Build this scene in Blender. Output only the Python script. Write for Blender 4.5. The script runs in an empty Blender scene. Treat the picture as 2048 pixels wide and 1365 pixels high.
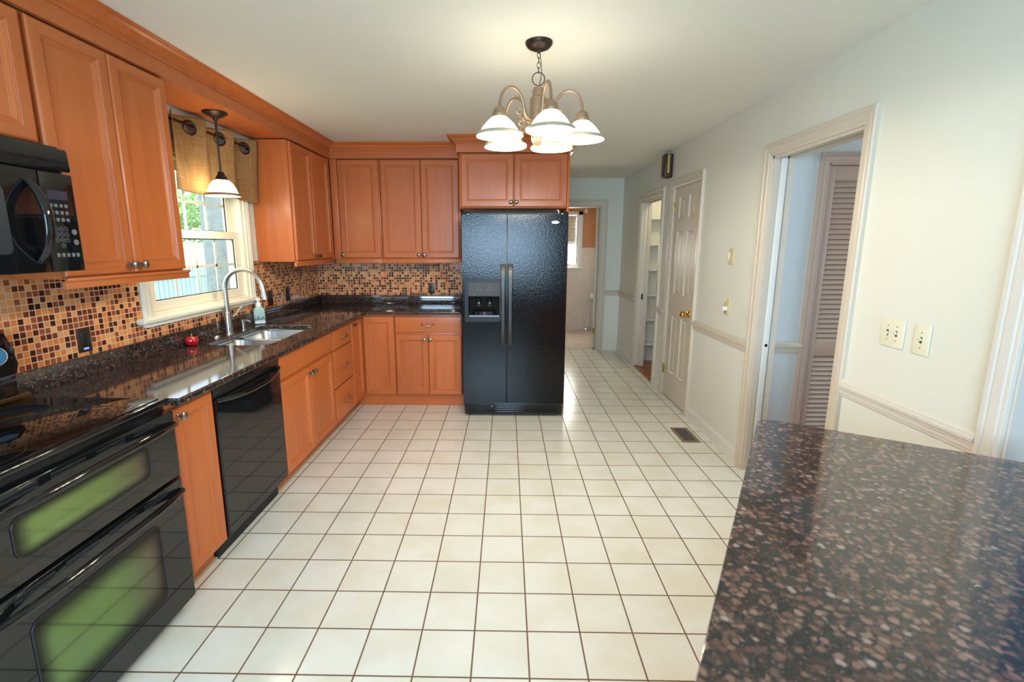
import bpy, bmesh, math, random
from mathutils import Vector, Matrix
random.seed(7)
PI = math.pi
SC = bpy.context.scene
COL = SC.collection

# ------------------------------------------------------------------ camera
cam_data = bpy.data.cameras.new('camera')
cam = bpy.data.objects.new('camera', cam_data); COL.objects.link(cam)
CAM_F, YAW, PITCH, ROLL = 946.9, -0.0176, 0.1810, 0.0012
cam_data.sensor_fit = 'HORIZONTAL'; cam_data.sensor_width = 36.0
cam_data.lens = CAM_F * 36.0 / 2048.0
cam_data.shift_x = 27.59 / 2048.0
cam_data.shift_y = -17.22 / 2048.0
cy_, sy_, cp_, sp_ = math.cos(YAW), math.sin(YAW), math.cos(PITCH), math.sin(PITCH)
f_ = Vector((sy_*cp_, cy_*cp_, -sp_)); r_ = Vector((cy_, -sy_, 0)); u_ = r_.cross(f_)
cr_, sr_ = math.cos(ROLL), math.sin(ROLL)
R_ = r_*cr_ + u_*sr_; U_ = u_*cr_ - r_*sr_
m_ = Matrix((R_, U_, -f_)).transposed().to_4x4(); m_.translation = Vector((1.382, -3.960, 1.519))
cam.matrix_world = m_
cam_data.clip_start = 0.02
cam_data.dof.use_dof = True; cam_data.dof.focus_distance = 4.3; cam_data.dof.aperture_fstop = 4.0
SC.camera = cam

# ------------------------------------------------------------------ world, exposure, daylight
SC.view_settings.view_transform = 'Standard'; SC.view_settings.look = 'None'
SC.view_settings.gamma = 1.0; SC.view_settings.use_curve_mapping = False
SC.view_settings.exposure = -0.12
w = bpy.data.worlds.new('world'); SC.world = w; w.use_nodes = True
bg = w.node_tree.nodes['Background']
bg.inputs['Color'].default_value = (0.80, 0.91, 1.0, 1); bg.inputs['Strength'].default_value = 4.0

def area(name, loc, rot, sx, sy, power, color, portal=False, spread=PI):
    l = bpy.data.lights.new(name, 'AREA'); l.shape = 'RECTANGLE'; l.size = sx; l.size_y = sy
    l.energy = power; l.color = color; l.spread = spread
    if portal: l.cycles.is_portal = True
    o = bpy.data.objects.new(name, l); COL.objects.link(o); o.location = loc; o.rotation_euler = rot
    return o
# daylight through the windows behind the camera and of the rooms next door
area('daylight_rear_window', (1.2, -6.20, 1.55), (PI/2, 0, 0), 1.9, 1.15, 165, (0.46, 0.72, 1.0))
area('daylight_next_room', (4.9, -4.3, 1.5), (PI/2, 0, math.radians(60)), 1.6, 1.5, 4, (0.55, 0.78, 1.0))
area('daylight_bath_window', (2.405, 4.88, 1.61), (-PI/2, 0, 0), 0.48, 0.88, 62, (1.0, 0.96, 0.86))
area('daylight_hall_window', (5.42, -1.60, 1.5), (PI/2, 0, PI/2), 1.2, 1.3, 26, (0.84, 0.93, 1.0))

# ------------------------------------------------------------------ mesh helpers
def BM(): return bmesh.new()
def box(bm, x0, x1, y0, y1, z0, z1, bev=0.0, seg=2, mi=0):
    r = bmesh.ops.create_cube(bm, size=1.0)
    vs = r['verts']
    for v in vs:
        v.co.x = x0 + (v.co.x+.5)*(x1-x0); v.co.y = y0 + (v.co.y+.5)*(y1-y0); v.co.z = z0 + (v.co.z+.5)*(z1-z0)
    fs = set(f for v in vs for f in v.link_faces)
    if mi:
        for f in fs: f.material_index = mi
    if bev > 0:
        es = list(set(e for v in vs for e in v.link_edges))
        r2 = bmesh.ops.bevel(bm, geom=es, offset=bev, segments=seg, profile=.5, affect='EDGES')
        if mi:
            for f in r2['faces']: f.material_index = mi
    return bm
def loft(bm, rings, closed=True, cap=True, mi=0):
    R = [[bm.verts.new(p) for p in ring] for ring in rings]
    n = len(R[0])
    for a, b in zip(R[:-1], R[1:]):
        for i in range(n if closed else n-1):
            j = (i+1) % n
            try: f = bm.faces.new((a[i], a[j], b[j], b[i])); f.material_index = mi
            except ValueError: pass
    if cap and closed:
        for ring, rev in ((R[0], True), (R[-1], False)):
            try: f = bm.faces.new(list(reversed(ring)) if rev else ring); f.material_index = mi
            except ValueError: pass
    return R
def tube(bm, pts, r, n=12, cap=True, closed=False, flat=1.0, mi=0):
    P = [Vector(p) for p in pts]
    if not hasattr(r, '__len__'): r = [r]*len(P)
    rings = []; up = None
    for i, p in enumerate(P):
        if closed: t = (P[(i+1) % len(P)] - P[i-1])
        else: t = P[min(i+1, len(P)-1)] - P[max(i-1, 0)]
        t.normalize()
        if up is None:
            a = Vector((0, 0, 1)) if abs(t.z) < .9 else Vector((1, 0, 0))
            up = (a - t*a.dot(t)).normalized()
        else: up = (up - t*up.dot(t)).normalized()
        s = t.cross(up)
        rings.append([p + up*(math.cos(2*PI*k/n)*r[i]) + s*(math.sin(2*PI*k/n)*r[i]*flat) for k in range(n)])
    if closed: rings.append(rings[0])
    loft(bm, rings, True, cap and not closed, mi)
    if closed: bmesh.ops.remove_doubles(bm, verts=bm.verts, dist=1e-6)
    return bm
def lathe(bm, prof, c=(0, 0, 0), n=32, axis='z', cap=True, mi=0):
    rings = []
    for r, h in prof:
        ring = []
        for k in range(n):
            a, b = r*math.cos(2*PI*k/n), r*math.sin(2*PI*k/n)
            if axis == 'z': p = (c[0]+a, c[1]+b, c[2]+h)
            elif axis == 'y': p = (c[0]+a, c[1]+h, c[2]-b)
            else: p = (c[0]+h, c[1]+a, c[2]+b)
            ring.append(p)
        rings.append(ring)
    loft(bm, rings, True, cap, mi)
    return bm
def nested(bm, x0, x1, z0, z1, prof, yb, hidx=0, cap=True):
    """front-facing (towards -y) panel from nested rectangles; prof = [(inset, y)]; closes the back at yb"""
    L = []
    full = [(prof[0][0], yb)] + list(prof)
    for i, y in full:
        L.append([bm.verts.new(p) for p in ((x0+i, y, z0+i), (x1-i, y, z0+i), (x1-i, y, z1-i), (x0+i, y, z1-i))])
    for a, b in zip(L[:-1], L[1:]):
        for k in range(4):
            j = (k+1) % 4
            f = bm.faces.new((a[k], a[j], b[j], b[k]))
            if hidx and k in (0, 2): f.material_index = hidx
    bm.faces.new(L[-1])
    if cap: bm.faces.new(list(reversed(L[0])))
def rrect(x0, x1, z0, z1, r, n=6):
    pts = []
    for cx, cz, a0 in ((x1-r, z1-r, 0), (x0+r, z1-r, PI/2), (x0+r, z0+r, PI), (x1-r, z0+r, 1.5*PI)):
        for k in range(n+1):
            a = a0 + PI/2*k/n
            pts.append((cx+r*math.cos(a), cz+r*math.sin(a)))
    return pts
def plate(bm, outer, holes, to3, d0, d1, mi=0):
    """polygon with holes, extruded from d0 to d1; to3(u, v, d) -> 3D point"""
    es = []
    for loop in [outer] + list(holes):
        vs = [bm.verts.new(to3(u, v, d0)) for u, v in loop]
        for i in range(len(vs)): es.append(bm.edges.new((vs[i], vs[(i+1) % len(vs)])))
    r = bmesh.ops.triangle_fill(bm, use_beauty=True, use_dissolve=False, edges=es)
    fs = [g for g in r['geom'] if isinstance(g, bmesh.types.BMFace)]
    r = bmesh.ops.extrude_face_region(bm, geom=fs)
    d = Vector(to3(0, 0, d1)) - Vector(to3(0, 0, d0))
    for g in r['geom']:
        if isinstance(g, bmesh.types.BMVert): g.co += d
    if mi:
        for f in bm.faces: f.material_index = mi
    return bm
XZ = lambda u, v, d: (u, d, v)
XY = lambda u, v, d: (u, v, d)
YZ = lambda u, v, d: (d, u, v)
def xform(bm, M):
    bmesh.ops.transform(bm, matrix=M, verts=bm.verts); return bm
def sweep(bm, path, prof, closed_prof=True):
    """prof [(d, z)] swept along 2D path with mitres; d is measured to the right of travel"""
    n = len(path); rings = []
    for i in range(n):
        p = Vector(path[i])
        t0 = (Vector(path[i]) - Vector(path[i-1])).normalized() if i > 0 else None
        t1 = (Vector(path[i+1]) - Vector(path[i])).normalized() if i < n-1 else None
        if t0 is None: t0 = t1
        if t1 is None: t1 = t0
        n0 = Vector((t0.y, -t0.x)); n1 = Vector((t1.y, -t1.x))
        b = (n0 + n1); b = b / max(1e-6, b.dot(n0)) if b.length > 1e-6 else n0
        rings.append([(p.x+b.x*d, p.y+b.y*d, z) for d, z in prof])
    loft(bm, rings, closed_prof, True)
    return bm
def obj(name, bm, mat, parent=None, angle=35, bevel=0.0, smooth=True, normals=True):
    if normals: bmesh.ops.recalc_face_normals(bm, faces=bm.faces)
    me = bpy.data.meshes.new(name); bm.to_mesh(me); bm.free()
    mats = mat if isinstance(mat, (list, tuple)) else [mat]
    for m in mats: me.materials.append(m)
    if smooth:
        me.polygons.foreach_set('use_smooth', [True]*len(me.polygons))
        me.set_sharp_from_angle(angle=math.radians(angle))
    o = bpy.data.objects.new(name, me); COL.objects.link(o)
    if parent is not None: o.parent = parent
    if bevel > 0:
        b = o.modifiers.new('bevel', 'BEVEL'); b.width = bevel; b.segments = 3; b.limit_method = 'ANGLE'; b.angle_limit = math.radians(40)
        b.harden_normals = False
    return o
def thing(name, label, cat, loc=(0, 0, 0), rot=0, group=None):
    o = bpy.data.objects.new(name, None); COL.objects.link(o); o.empty_display_size = .1
    o.location = loc; o.rotation_euler = (0, 0, rot)
    return tag(o, label, cat, group)
def tag(o, label, cat, group=None):
    o['label'] = label; o['category'] = cat; o['kind'] = 'thing'
    if group: o['group'] = group
    return o
def struct(o, label, cat):
    o['kind'] = 'structure'; o['label'] = label; o['category'] = cat; return o
def sempty(name, label, cat, loc=(0, 0, 0), rot=0):
    o = bpy.data.objects.new(name, None); COL.objects.link(o); o.location = loc; o.rotation_euler = (0, 0, rot)
    return struct(o, label, cat)
LEFT = PI/2      # fronts face +x
RIGHT = -PI/2    # fronts face -x

# ------------------------------------------------------------------ materials
def new_mat(name):
    m = bpy.data.materials.new(name); m.use_nodes = True
    nt = m.node_tree; return m, nt, nt.nodes['Principled BSDF']
def N(nt, t, **kw):
    n = nt.nodes.new(t)
    for k, v in kw.items(): setattr(n, k, v)
    return n
def mixc(nt, fac, a, b, blend='MIX'):
    n = N(nt, 'ShaderNodeMix', data_type='RGBA', blend_type=blend)
    for s, v in ((0, fac), (6, a), (7, b)):
        if hasattr(v, 'is_linked') or isinstance(v, bpy.types.NodeSocket): nt.links.new(v, n.inputs[s])
        elif s == 0: n.inputs[0].default_value = v
        else: n.inputs[s].default_value = (*v, 1)
    return n.outputs[2]
def mth(nt, op, a, b=None, c=None):
    n = N(nt, 'ShaderNodeMath', operation=op)
    for i, v in enumerate((a, b, c)):
        if v is None: continue
        if isinstance(v, bpy.types.NodeSocket): nt.links.new(v, n.inputs[i])
        else: n.inputs[i].default_value = v
    return n.outputs[0]
def ramp(nt, fac, stops, interp='LINEAR'):
    n = N(nt, 'ShaderNodeValToRGB'); cr = n.color_ramp; cr.interpolation = interp
    while len(cr.elements) < len(stops): cr.elements.new(.5)
    for e, (p, c) in zip(cr.elements, stops):
        e.position = p; e.color = (*c, 1) if len(c) == 3 else c
    nt.links.new(fac, n.inputs[0]); return n.outputs[0]
def bump(nt, bs, h, strength=.3, dist=.002):
    b = N(nt, 'ShaderNodeBump'); b.inputs['Strength'].default_value = strength; b.inputs['Distance'].default_value = dist
    nt.links.new(h, b.inputs['Height']); nt.links.new(b.outputs[0], bs.inputs['Normal'])
def pbr(name, col, rough=.5, metal=0., coat=0., emit=None, estr=0., noise=0., nscale=4., bumps=0., bscale=200., trans=0., ior=1.5, spec=.5):
    m, nt, bs = new_mat(name)
    bs.inputs['Base Color'].default_value = (*col, 1); bs.inputs['Roughness'].default_value = rough
    bs.inputs['Metallic'].default_value = metal; bs.inputs['Coat Weight'].default_value = coat; bs.inputs['Coat Roughness'].default_value = .08
    bs.inputs['Transmission Weight'].default_value = trans; bs.inputs['IOR'].default_value = ior
    bs.inputs['Specular IOR Level'].default_value = spec
    if emit: bs.inputs['Emission Color'].default_value = (*emit, 1); bs.inputs['Emission Strength'].default_value = estr
    tc = N(nt, 'ShaderNodeTexCoord')
    ns = N(nt, 'ShaderNodeTexNoise'); ns.inputs['Scale'].default_value = nscale; ns.inputs['Detail'].default_value = 4
    nt.links.new(tc.outputs['Object'], ns.inputs['Vector'])
    k = max(noise, .02)
    c = mixc(nt, ns.outputs['Fac'], tuple(x*(1-k) for x in col), tuple(min(1, x*(1+k)) for x in col))
    nt.links.new(c, bs.inputs['Base Color'])
    if bumps > 0:
        nb = N(nt, 'ShaderNodeTexNoise'); nb.inputs['Scale'].default_value = bscale; nb.inputs['Detail'].default_value = 2
        nt.links.new(tc.outputs['Object'], nb.inputs['Vector']); bump(nt, bs, nb.outputs['Fac'], bumps, .002)
    return m
def wood(name, horiz, c0=(.49, .118, .027), c1=(.61, .172, .046)):
    m, nt, bs = new_mat(name)
    tc = N(nt, 'ShaderNodeTexCoord'); oi = N(nt, 'ShaderNodeObjectInfo')
    mp = N(nt, 'ShaderNodeMapping'); mp.inputs['Scale'].default_value = (1.2, 16, 16) if horiz else (16, 16, 1.2)
    nt.links.new(tc.outputs['Object'], mp.inputs['Vector'])
    ad = N(nt, 'ShaderNodeVectorMath', operation='ADD')
    cmb = N(nt, 'ShaderNodeCombineXYZ')
    rnd = mth(nt, 'MULTIPLY', oi.outputs['Random'], 37.)
    for i in range(3): nt.links.new(rnd, cmb.inputs[i])
    nt.links.new(mp.outputs[0], ad.inputs[0]); nt.links.new(cmb.outputs[0], ad.inputs[1])
    n1 = N(nt, 'ShaderNodeTexNoise'); n1.inputs['Scale'].default_value = 1.0; n1.inputs['Detail'].default_value = 6; n1.inputs['Roughness'].default_value = .65
    n1.inputs['Distortion'].default_value = .6
    nt.links.new(ad.outputs[0], n1.inputs['Vector'])
    n2 = N(nt, 'ShaderNodeTexNoise'); n2.inputs['Scale'].default_value = 1.6; n2.inputs['Detail'].default_value = 2
    nt.links.new(tc.outputs['Object'], n2.inputs['Vector'])
    c = ramp(nt, n1.outputs['Fac'], [(.28, c0), (.5, tuple((a+b)/2*1.05 for a, b in zip(c0, c1))), (.72, c1)])
    c = mixc(nt, mth(nt, 'MULTIPLY', n2.outputs['Fac'], .35), c, tuple(x*.75 for x in c1))
    br = mth(nt, 'MULTIPLY_ADD', oi.outputs['Random'], .16, .92)
    hs = N(nt, 'ShaderNodeHueSaturation'); nt.links.new(c, hs.inputs['Color']); nt.links.new(br, hs.inputs['Value'])
    nt.links.new(hs.outputs[0], bs.inputs['Base Color'])
    bs.inputs['Roughness'].default_value = .36; bs.inputs['Coat Weight'].default_value = .12; bs.inputs['Coat Roughness'].default_value = .22; bs.inputs['Specular IOR Level'].default_value = .4
    bump(nt, bs, n1.outputs['Fac'], .04, .001)
    return m
WV = wood('maple_stain_vertical', False); WH = wood('maple_stain_horizontal', True)
WDARK = pbr('cabinet_gap_dark', (.03, .012, .006), .7)

def granite(name, scale, k):
    m, nt, bs = new_mat(name)
    tc = N(nt, 'ShaderNodeTexCoord'); P = tc.outputs['Object']
    nz = N(nt, 'ShaderNodeTexNoise'); nz.inputs['Scale'].default_value = 45; nz.inputs['Detail'].default_value = 3
    nt.links.new(P, nz.inputs['Vector'])
    ds = N(nt, 'ShaderNodeVectorMath', operation='MULTIPLY_ADD')
    nt.links.new(nz.outputs['Color'], ds.inputs[0]); ds.inputs[1].default_value = (.017, .017, .017); nt.links.new(P, ds.inputs[2])
    def layer(scale, lo, hi, base, stops, keep):
        v = N(nt, 'ShaderNodeTexVoronoi', feature='F1'); v.inputs['Scale'].default_value = scale; v.inputs['Randomness'].default_value = 1
        nt.links.new(ds.outputs[0], v.inputs['Vector'])
        sep = N(nt, 'ShaderNodeSeparateColor'); nt.links.new(v.outputs['Color'], sep.inputs[0])
        mr = N(nt, 'ShaderNodeMapRange', interpolation_type='SMOOTHSTEP'); nt.links.new(v.outputs['Distance'], mr.inputs['Value'])
        mr.inputs['From Min'].default_value = lo; mr.inputs['From Max'].default_value = hi; mr.inputs['To Min'].default_value = 1; mr.inputs['To Max'].default_value = 0
        on = mth(nt, 'LESS_THAN', sep.outputs[0], keep)
        return mixc(nt, mth(nt, 'MULTIPLY', mr.outputs[0], on), base, ramp(nt, sep.outputs[1], stops, 'LINEAR'))
    n3 = N(nt, 'ShaderNodeTexNoise'); n3.inputs['Scale'].default_value = 160; n3.inputs['Detail'].default_value = 3; nt.links.new(P, n3.inputs['Vector'])
    base = ramp(nt, n3.outputs['Fac'], [(.35, (.010, .010, .011)), (.55, (.026, .023, .022)), (.75, (.065, .058, .055))])
    base = layer(135, .25, .55, base, [(0, (.03, .016, .012)), (.6, (.11, .045, .032)), (1, (.22, .12, .095))], .6)
    base = layer(scale, .30, .70, base, [(p, tuple(x*k for x in c)) for p, c in ((0, (.05, .024, .018)), (.35, (.13, .058, .042)), (.7, (.24, .125, .088)), (.94, (.33, .19, .145)), (1, (.42, .31, .27))  )], .78)
    nt.links.new(base, bs.inputs['Base Color'])
    bs.inputs['Roughness'].default_value = .075; bs.inputs['Specular IOR Level'].default_value = .9
    return m
GR = granite('brown_granite', 85, .50); GR_I = granite('brown_granite_island_haze', 74, .95)  # island copy is paler: haze of wall reflections painted into its colour

def mosaic(name, axis):
    m, nt, bs = new_mat(name)
    tc = N(nt, 'ShaderNodeTexCoord'); sp = N(nt, 'ShaderNodeSeparateXYZ'); nt.links.new(tc.outputs['Object'], sp.inputs[0])
    p = .0268
    u = mth(nt, 'DIVIDE', mth(nt, 'ADD', sp.outputs[axis], 10.0), p); v = mth(nt, 'DIVIDE', mth(nt, 'ADD', sp.outputs[2], -1.012+10*p), p)
    fu, fv = mth(nt, 'FRACT', u), mth(nt, 'FRACT', v)
    cb = N(nt, 'ShaderNodeCombineXYZ'); nt.links.new(mth(nt, 'FLOOR', u), cb.inputs[0]); nt.links.new(mth(nt, 'FLOOR', v), cb.inputs[1])
    wn = N(nt, 'ShaderNodeTexWhiteNoise', noise_dimensions='3D'); nt.links.new(cb.outputs[0], wn.inputs['Vector'])
    sc = N(nt, 'ShaderNodeSeparateColor'); nt.links.new(wn.outputs['Color'], sc.inputs[0])
    col = ramp(nt, wn.outputs['Value'], [(0, (.05, .008, .006)), (.12, (.085, .014, .009)), (.21, (.22, .038, .018)), (.35, (.36, .085, .034)), (.50, (.80, .25, .070)), (.66, (.88, .34, .105)), (.84, (.90, .44, .17))], 'CONSTANT')
    col = mixc(nt, mth(nt, 'MULTIPLY', sc.outputs[1], .25), col, (.30, .11, .05))
    g = .075
    def inside(f): return mth(nt, 'MULTIPLY', mth(nt, 'GREATER_THAN', f, g), mth(nt, 'LESS_THAN', f, 1-g))
    ins = mth(nt, 'MULTIPLY', inside(fu), inside(fv))
    col = mixc(nt, ins, (.78, .50, .29), col)
    nt.links.new(col, bs.inputs['Base Color'])
    nt.links.new(mth(nt, 'MULTIPLY_ADD', ins, -.55, .68), bs.inputs['Roughness']); bs.inputs['Specular IOR Level'].default_value = .35
    bump(nt, bs, ins, .5, .002)
    return m
MOS_L = mosaic('mosaic_tile_left', 1); MOS_B = mosaic('mosaic_tile_back', 0)

def floor_tile(name, T, gw, c0, c1, grout, rough):
    m, nt, bs = new_mat(name)
    tc = N(nt, 'ShaderNodeTexCoord'); sp = N(nt, 'ShaderNodeSeparateXYZ'); nt.links.new(tc.outputs['Object'], sp.inputs[0])
    u = mth(nt, 'DIVIDE', mth(nt, 'ADD', sp.outputs[0], 20*T), T); v = mth(nt, 'DIVIDE', mth(nt, 'ADD', sp.outputs[1], 60*T), T)
    cb = N(nt, 'ShaderNodeCombineXYZ')
    nt.links.new(mth(nt, 'FLOOR', u), cb.inputs[0]); nt.links.new(mth(nt, 'FLOOR', v), cb.inputs[1])
    wn = N(nt, 'ShaderNodeTexWhiteNoise', noise_dimensions='3D'); nt.links.new(cb.outputs[0], wn.inputs['Vector'])
    ns = N(nt, 'ShaderNodeTexNoise'); ns.inputs['Scale'].default_value = 4.5; ns.inputs['Detail'].default_value = 3
    ad = N(nt, 'ShaderNodeVectorMath', operation='MULTIPLY_ADD'); nt.links.new(wn.outputs['Color'], ad.inputs[0]); ad.inputs[1].default_value = (9, 9, 9)
    nt.links.new(tc.outputs['Object'], ad.inputs[2]); nt.links.new(ad.outputs[0], ns.inputs['Vector'])
    col = ramp(nt, ns.outputs['Fac'], [(.35, c0), (.62, c1)])
    col = mixc(nt, mth(nt, 'MULTIPLY', wn.outputs['Value'], .12), col, tuple(x*.8 for x in c1))
    g = gw/T/2
    def edge(f):
        f = mth(nt, 'FRACT', mth(nt, 'ADD', f, .5)); d = mth(nt, 'ABSOLUTE', mth(nt, 'SUBTRACT', f, .5))
        return mth(nt, 'GREATER_THAN', d, g)
    ins = mth(nt, 'MULTIPLY', edge(u), edge(v))
    ng = N(nt, 'ShaderNodeTexNoise'); ng.inputs['Scale'].default_value = 2.2; nt.links.new(tc.outputs['Object'], ng.inputs['Vector'])
    gcol = mixc(nt, ng.outputs['Fac'], tuple(x*.75 for x in grout), tuple(x*1.3 for x in grout))
    nt.links.new(mixc(nt, ins, gcol, col), bs.inputs['Base Color'])
    nt.links.new(mth(nt, 'MULTIPLY_ADD', ins, rough-.8, .8), bs.inputs['Roughness'])
    bump(nt, bs, ins, .35, .002)
    return m
FLOOR_M = floor_tile('cream_floor_tile', .21, .0062, (.79, .745, .62), (.85, .825, .75), (.15, .08, .042), .20)
BATHFLOOR_M = floor_tile('bath_floor_tile', .30, .004, (.66, .52, .42), (.72, .60, .50), (.50, .40, .33), .25)
BATHTILE_M = None
def planks(name):
    m, nt, bs = new_mat(name)
    tc = N(nt, 'ShaderNodeTexCoord'); mp = N(nt, 'ShaderNodeMapping'); mp.inputs['Scale'].default_value = (2, 30, 2)
    nt.links.new(tc.outputs['Object'], mp.inputs['Vector'])
    ns = N(nt, 'ShaderNodeTexNoise'); ns.inputs['Scale'].default_value = 1.5; ns.inputs['Detail'].default_value = 5; nt.links.new(mp.outputs[0], ns.inputs['Vector'])
    nt.links.new(ramp(nt, ns.outputs['Fac'], [(.3, (.22, .055, .02)), (.7, (.42, .13, .05))]), bs.inputs['Base Color'])
    bs.inputs['Roughness'].default_value = .3
    return m
OAK = planks('red_oak_floor')
WALL_UP = pbr('wall_cream', (.755, .745, .65), .55, noise=.02, nscale=2, bumps=.03, bscale=120)
WALL_LO = pbr('wall_white', (.80, .79, .71), .5, noise=.02, nscale=2, bumps=.03, bscale=120)
WALL_HALL = pbr('wall_pale_blue', (.70, .72, .70), .6, noise=.02)
WALL_NEXT = pbr('wall_blue_grey', (.26, .40, .55), .6, noise=.03)
CEIL_M = pbr('ceiling_white', (.83, .81, .72), .8, noise=.015, nscale=1.5)
TRIM = pbr('trim_beige', (.66, .58, .47), .38, noise=.03)
WIN_M = pbr('window_cream', (.84, .79, .65), .35, noise=.02)
TRIM_M = pbr('trim_pale_beige', (.74, .68, .60), .38, noise=.02)
TRIM_W = pbr('trim_white', (.82, .80, .74), .35, noise=.02)
DOOR_M = pbr('door_beige', (.66, .585, .47), .35, noise=.03)
LOUVER_M = pbr('louver_taupe', (.56, .42, .34), .5, noise=.03)
TERRA = pbr('bath_wall_terracotta', (.58, .29, .14), .6, noise=.03)
PINKTILE = floor_tile('bath_wall_tile', .108, .002, (.74, .64, .56), (.78, .69, .62), (.62, .53, .46), .15)
BLACK = pbr('appliance_black', (.008, .008, .009), .045, noise=.1, spec=.55)
BLACK_SATIN = pbr('black_satin', (.012, .012, .013), .32, noise=.1)
BLACK_MATTE = pbr('black_matte', (.01, .01, .01), .6)
FRIDGE_M = pbr('black_pebbled_steel', (.003, .004, .005), .12, noise=.1, bumps=.34, bscale=115, spec=.28)
HANDLE_M = pbr('charcoal_handle', (.028, .024, .020), .36, noise=.05)
PANEL_GREY = pbr('charcoal_panel', (.020, .023, .028), .35, spec=.25)
def oven_glass():
    """black glass with a soft-edged green sheen painted into its base colour"""
    m, nt, bs = new_mat('oven_glass_painted_sheen')
    tc = N(nt, 'ShaderNodeTexCoord'); sp = N(nt, 'ShaderNodeSeparateXYZ'); nt.links.new(tc.outputs['Generated'], sp.inputs[0])
    def fade(o, wd):
        d = mth(nt, 'MINIMUM', o, mth(nt, 'SUBTRACT', 1.0, o))
        mr = N(nt, 'ShaderNodeMapRange', interpolation_type='SMOOTHSTEP'); nt.links.new(d, mr.inputs['Value']); mr.inputs['From Max'].default_value = wd
        return mr.outputs[0]
    sheen_mask = mth(nt, 'MULTIPLY', fade(sp.outputs[0], .13), fade(sp.outputs[2], .30))
    ns = N(nt, 'ShaderNodeTexNoise'); ns.inputs['Scale'].default_value = 4; nt.links.new(tc.outputs['Object'], ns.inputs['Vector'])
    sheen_grn = mixc(nt, ns.outputs['Fac'], (.18, .31, .10), (.22, .30, .15))
    c = ramp(nt, sp.outputs[0], [(.55, (1, 1, 1)), (.9, (0, 0, 0))])
    col = mixc(nt, c, (.17, .15, .12), sheen_grn)
    nt.links.new(mixc(nt, sheen_mask, (.035, .033, .03), col), bs.inputs['Base Color'])  # green glow, browner towards the right end, is painted as a colour gradient
    bs.inputs['Metallic'].default_value = 1.0; bs.inputs['Roughness'].default_value = .07
    return m
OVEN_GLASS = oven_glass()
COOKGLASS = pbr('ceramic_cooktop', (.006, .006, .006), .05, spec=.6)
KNOB_M = pbr('aged_pewter', (.33, .30, .26), .30, metal=1, noise=.1, nscale=60)
NICKEL = pbr('brushed_nickel', (.48, .46, .42), .28, metal=1, noise=.06, nscale=30)
STEEL = pbr('stainless_steel', (.58, .58, .57), .26, metal=1, noise=.05, nscale=20)
CHROME = pbr('chrome', (.8, .8, .8), .08, metal=1)
BRONZE = pbr('oil_rubbed_bronze', (.045, .030, .022), .38, metal=.7, noise=.15, nscale=20)
ANTIQUE = pbr('antique_bronze', (.36, .25, .16), .42, metal=.75, noise=.2, nscale=40)
BRASS = pbr('polished_brass', (.72, .45, .13), .16, metal=1)
BRASS_DULL = pbr('dull_brass', (.46, .36, .15), .3, metal=1)
SHADE_M = pbr('frosted_glass_lit', (.9, .86, .76), .3, emit=(1, .93, .76), estr=6.5)
SHADE_P = pbr('pendant_glass_lit', (.9, .86, .76), .3, emit=(1, .84, .55), estr=20.0)
BULB_M = pbr('bulb_lit', (1, .95, .8), .3, emit=(1, .88, .66), estr=18)
WHITE_PL = pbr('white_plastic', (.80, .80, .78), .3)
IVORY = pbr('ivory_plastic', (.80, .76, .58), .3)
IVORY_D = pbr('old_ivory_plastic', (.68, .56, .30), .35)
ALMOND = pbr('almond_rim', (.46, .37, .25), .45)
BROWN_PL = pbr('brown_plastic', (.035, .016, .010), .35)
SCREEN = pbr('display_lilac', (.02, .018, .03), .15, emit=(.32, .28, .50), estr=.07)
SCREEN_B = pbr('display_blue', (.01, .03, .06), .1, emit=(.06, .28, .55), estr=.5)
KEY_M = pbr('keypad_print', (.13, .15, .16), .5)
BLUELED = pbr('blue_indicator', (.1, .15, .6), .3, emit=(.25, .35, 1.0), estr=1.2)
APPLE = pbr('red_glass', (.55, .004, .010), .06, coat=.6, spec=.8)
STEM_G = pbr('apple_stem_green', (.35, .45, .06), .4)
SOAP_M = pbr('soap_teal', (.34, .50, .47), .25, noise=.05)
SOAP_NAVY = pbr('soap_art_navy', (.06, .12, .17), .4)
SOAP_WHITE = pbr('soap_art_white', (.78, .82, .82), .4)
CHIME_M = pbr('chime_walnut', (.060, .022, .014), .35, noise=.2)
VENT_M = pbr('vent_bronze', (.30, .19, .10), .4, metal=.4, noise=.05)
VENT_D = pbr('vent_slats', (.10, .09, .10), .5)
FENCE_M = pbr('fence_white', (.42, .47, .50), .6, noise=.04)
TRUNK_M = pbr('tree_bark', (.31, .335, .35), .9, noise=.35, nscale=14, bumps=.8, bscale=30)
LEAF_M = pbr('leaf_green', (.36, .50, .22), .5, noise=.5, nscale=1.2)
LAWN_M = pbr('lawn', (.20, .34, .09), .9, noise=.35, nscale=2.5)
SIDING_M = pbr('siding_blue_grey', (.50, .58, .66), .6, noise=.03)
PAPER = pbr('paper_white', (.85, .84, .82), .8)
BLIND_M = pbr('blind_beige', (.74, .68, .58), .6)
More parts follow.
